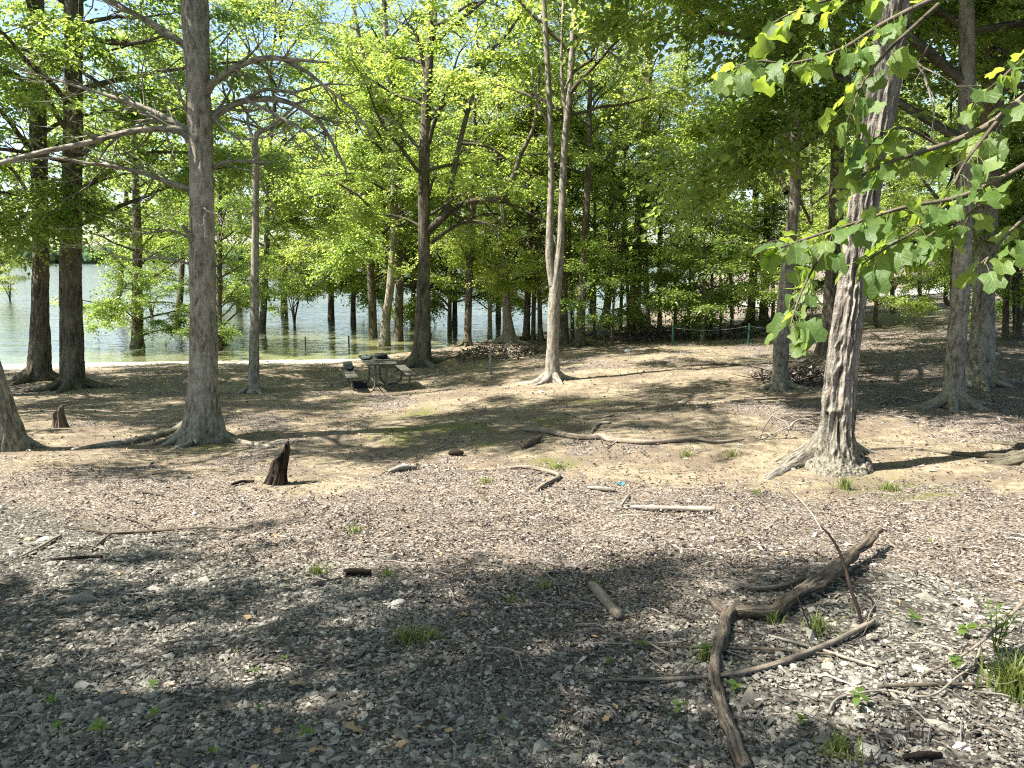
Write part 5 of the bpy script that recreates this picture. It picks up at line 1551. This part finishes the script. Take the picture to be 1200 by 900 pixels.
# leaf litter
def litter_leaves(x, y, size, tint, name, mat, lift=.008, curl=.5):
    n = len(x); z = hz(x, y)
    a = rng.uniform(0, 6.28, n)
    d = np.stack([np.cos(a), np.sin(a), rng.normal(0, .28, n)], -1); d /= np.linalg.norm(d, axis=1)[:, None]
    nr = np.array([0, 0, 1.]) + rng.normal(0, .38, (n, 3)); nr -= d * (nr * d).sum(1)[:, None]; nr /= np.linalg.norm(nr, axis=1)[:, None]
    sd = np.cross(d, nr); c = np.stack([x, y, z + lift + size * .12], -1); s_ = size[:, None]
    cu = (rng.uniform(-.1, curl, n) * size)[:, None]
    v0 = c - d * s_ * .5 + nr * cu * .5; v1 = c + sd * s_ * .30 + nr * cu + d * s_ * rng.uniform(-.15, .15, n)[:, None]
    v2 = c + d * s_ * .5 + nr * cu * .7; v3 = c - sd * s_ * .30 + nr * cu * .8; v4 = c
    V = np.stack([v0, v1, v2, v3, v4], 1).reshape(-1, 3); k = np.arange(n) * 5
    F = np.stack([np.stack([k + i, k + (i + 1) % 4, k + 4], -1) for i in range(4)], 1).reshape(-1, 3)
    return mk_mesh(name, V, F, M[mat], False, face_f=np.repeat(tint, 4))


x, y = polar(360000, 2.0, 30, -42, 42)
mg_, mt_, mm_ = mask_at(x, y)
dens = (1 - .88 * mg_) * (1 - .66 * mt_) * (1 - .6 * mm_) * np.clip(.75 + .9 * fbm(xy3(x, y, 3.1), 72, 2), .15, 1) * np.where(shore_sd(x, y) < -.4, 1, 0) * (1 - .85 * sand_at(x, y))
dens = np.where((y > 2) & (fbm(xy3(x, y, 1.4), 71, 3) < -.08), dens * .6, dens)
keep = rng.random(len(x)) < dens
x, y = x[keep], y[keep]; n = len(x)
size = np.clip(.0155 * np.exp(rng.normal(0, .55, n)), .005, .05) * np.clip(.62 + y * .05, .75, 1.7)
tint = np.clip(rng.beta(1.25, 1.75, n), 0, .93); red = rng.random(n) < .018; tint[red] = rng.uniform(.94, 1, red.sum())
tag(ob('leaf_litter', litter_leaves(x, y, size, tint, 'leaf_litter', 'litter')), 'bleached dry leaf litter covering the forest floor', 'leaf litter', kind='stuff')

# twig scraps
x, y = polar(5200, 2.0, 26, -42, 42)
ok = shore_sd(x, y) < -.5; x, y = x[ok], y[ok]
mg_, mt_, _ = mask_at(x, y); ok = rng.random(len(x)) < (1 - .7 * mg_); x, y = x[ok], y[ok]
acc_v, acc_f = [], []
n = len(x); L = rng.uniform(.04, .22, n); a = rng.uniform(0, 6.28, n); rr = rng.uniform(.0012, .0035, n) * np.clip(.8 + y * .05, 1, 1.8)
dx, dy = np.cos(a) * L * .5, np.sin(a) * L * .5
p0 = np.stack([x - dx, y - dy, hz(x - dx, y - dy) + .012], -1); p1 = np.stack([x + dx, y + dy, hz(x + dx, y + dy) + .014], -1)
pm_ = (p0 + p1) / 2 + np.stack([-dy, dx, np.abs(dx) * .1], -1) * rng.uniform(-.3, .3, n)[:, None] + [0, 0, .008]
sdv = np.stack([-np.sin(a), np.cos(a), 0 * a], -1) * rr[:, None]; upv = np.array([0, 0, 1.]) * rr[:, None]
V = np.stack([p0 + sdv, p0 - sdv, p0 + upv * 1.5, pm_ + sdv, pm_ - sdv, pm_ + upv * 1.5, p1 + sdv * .5, p1 - sdv * .5, p1 + upv], 1).reshape(-1, 3)
k = np.arange(n) * 9
Fq = []
for o_ in (0, 3):
    for i, j in ((0, 1), (1, 2), (2, 0)): Fq.append(np.stack([k + o_ + i, k + o_ + j, k + o_ + 3 + j, k + o_ + 3 + i], -1))
Fq = np.stack(Fq, 1).reshape(-1, 4)
tag(ob('twig_litter', mk_mesh('twig_litter', V, Fq, M['litter'], False, face_f=np.repeat(rng.random(n) * .68, 6))), 'scattered small dry twigs over the forest floor', 'twigs', kind='stuff')

# thin grass film
x, y = polar(26000, 3.0, 34, -42, 42)
_, _, mm_ = mask_at(x, y)
keep = (rng.random(len(x)) < mm_ ** 2 * .8 + .008) & (shore_sd(x, y) < -.5); x, y = x[keep], y[keep]; n = len(x)
a = rng.uniform(0, 6.28, n); L = rng.uniform(.02, .07, n); w = .003 * np.clip(.6 + y * .08, 1, 2.2)
b = np.stack([x, y, hz(x, y)], -1); dv = np.stack([np.cos(a), np.sin(a), a * 0], -1); sd = np.stack([-np.sin(a), np.cos(a), a * 0], -1) * w[:, None]
t = b + dv * (L * .5)[:, None] + np.stack([a * 0, a * 0, L], -1)
V = np.stack([b - sd, b + sd, t], 1).reshape(-1, 3)
tag(ob('sparse_grass', mk_mesh('sparse_grass', V, np.arange(n * 3).reshape(-1, 3), M['grass'], False, face_f=rng.random(n))), 'thin sparse grass over the mossy ground', 'grass', kind='stuff')
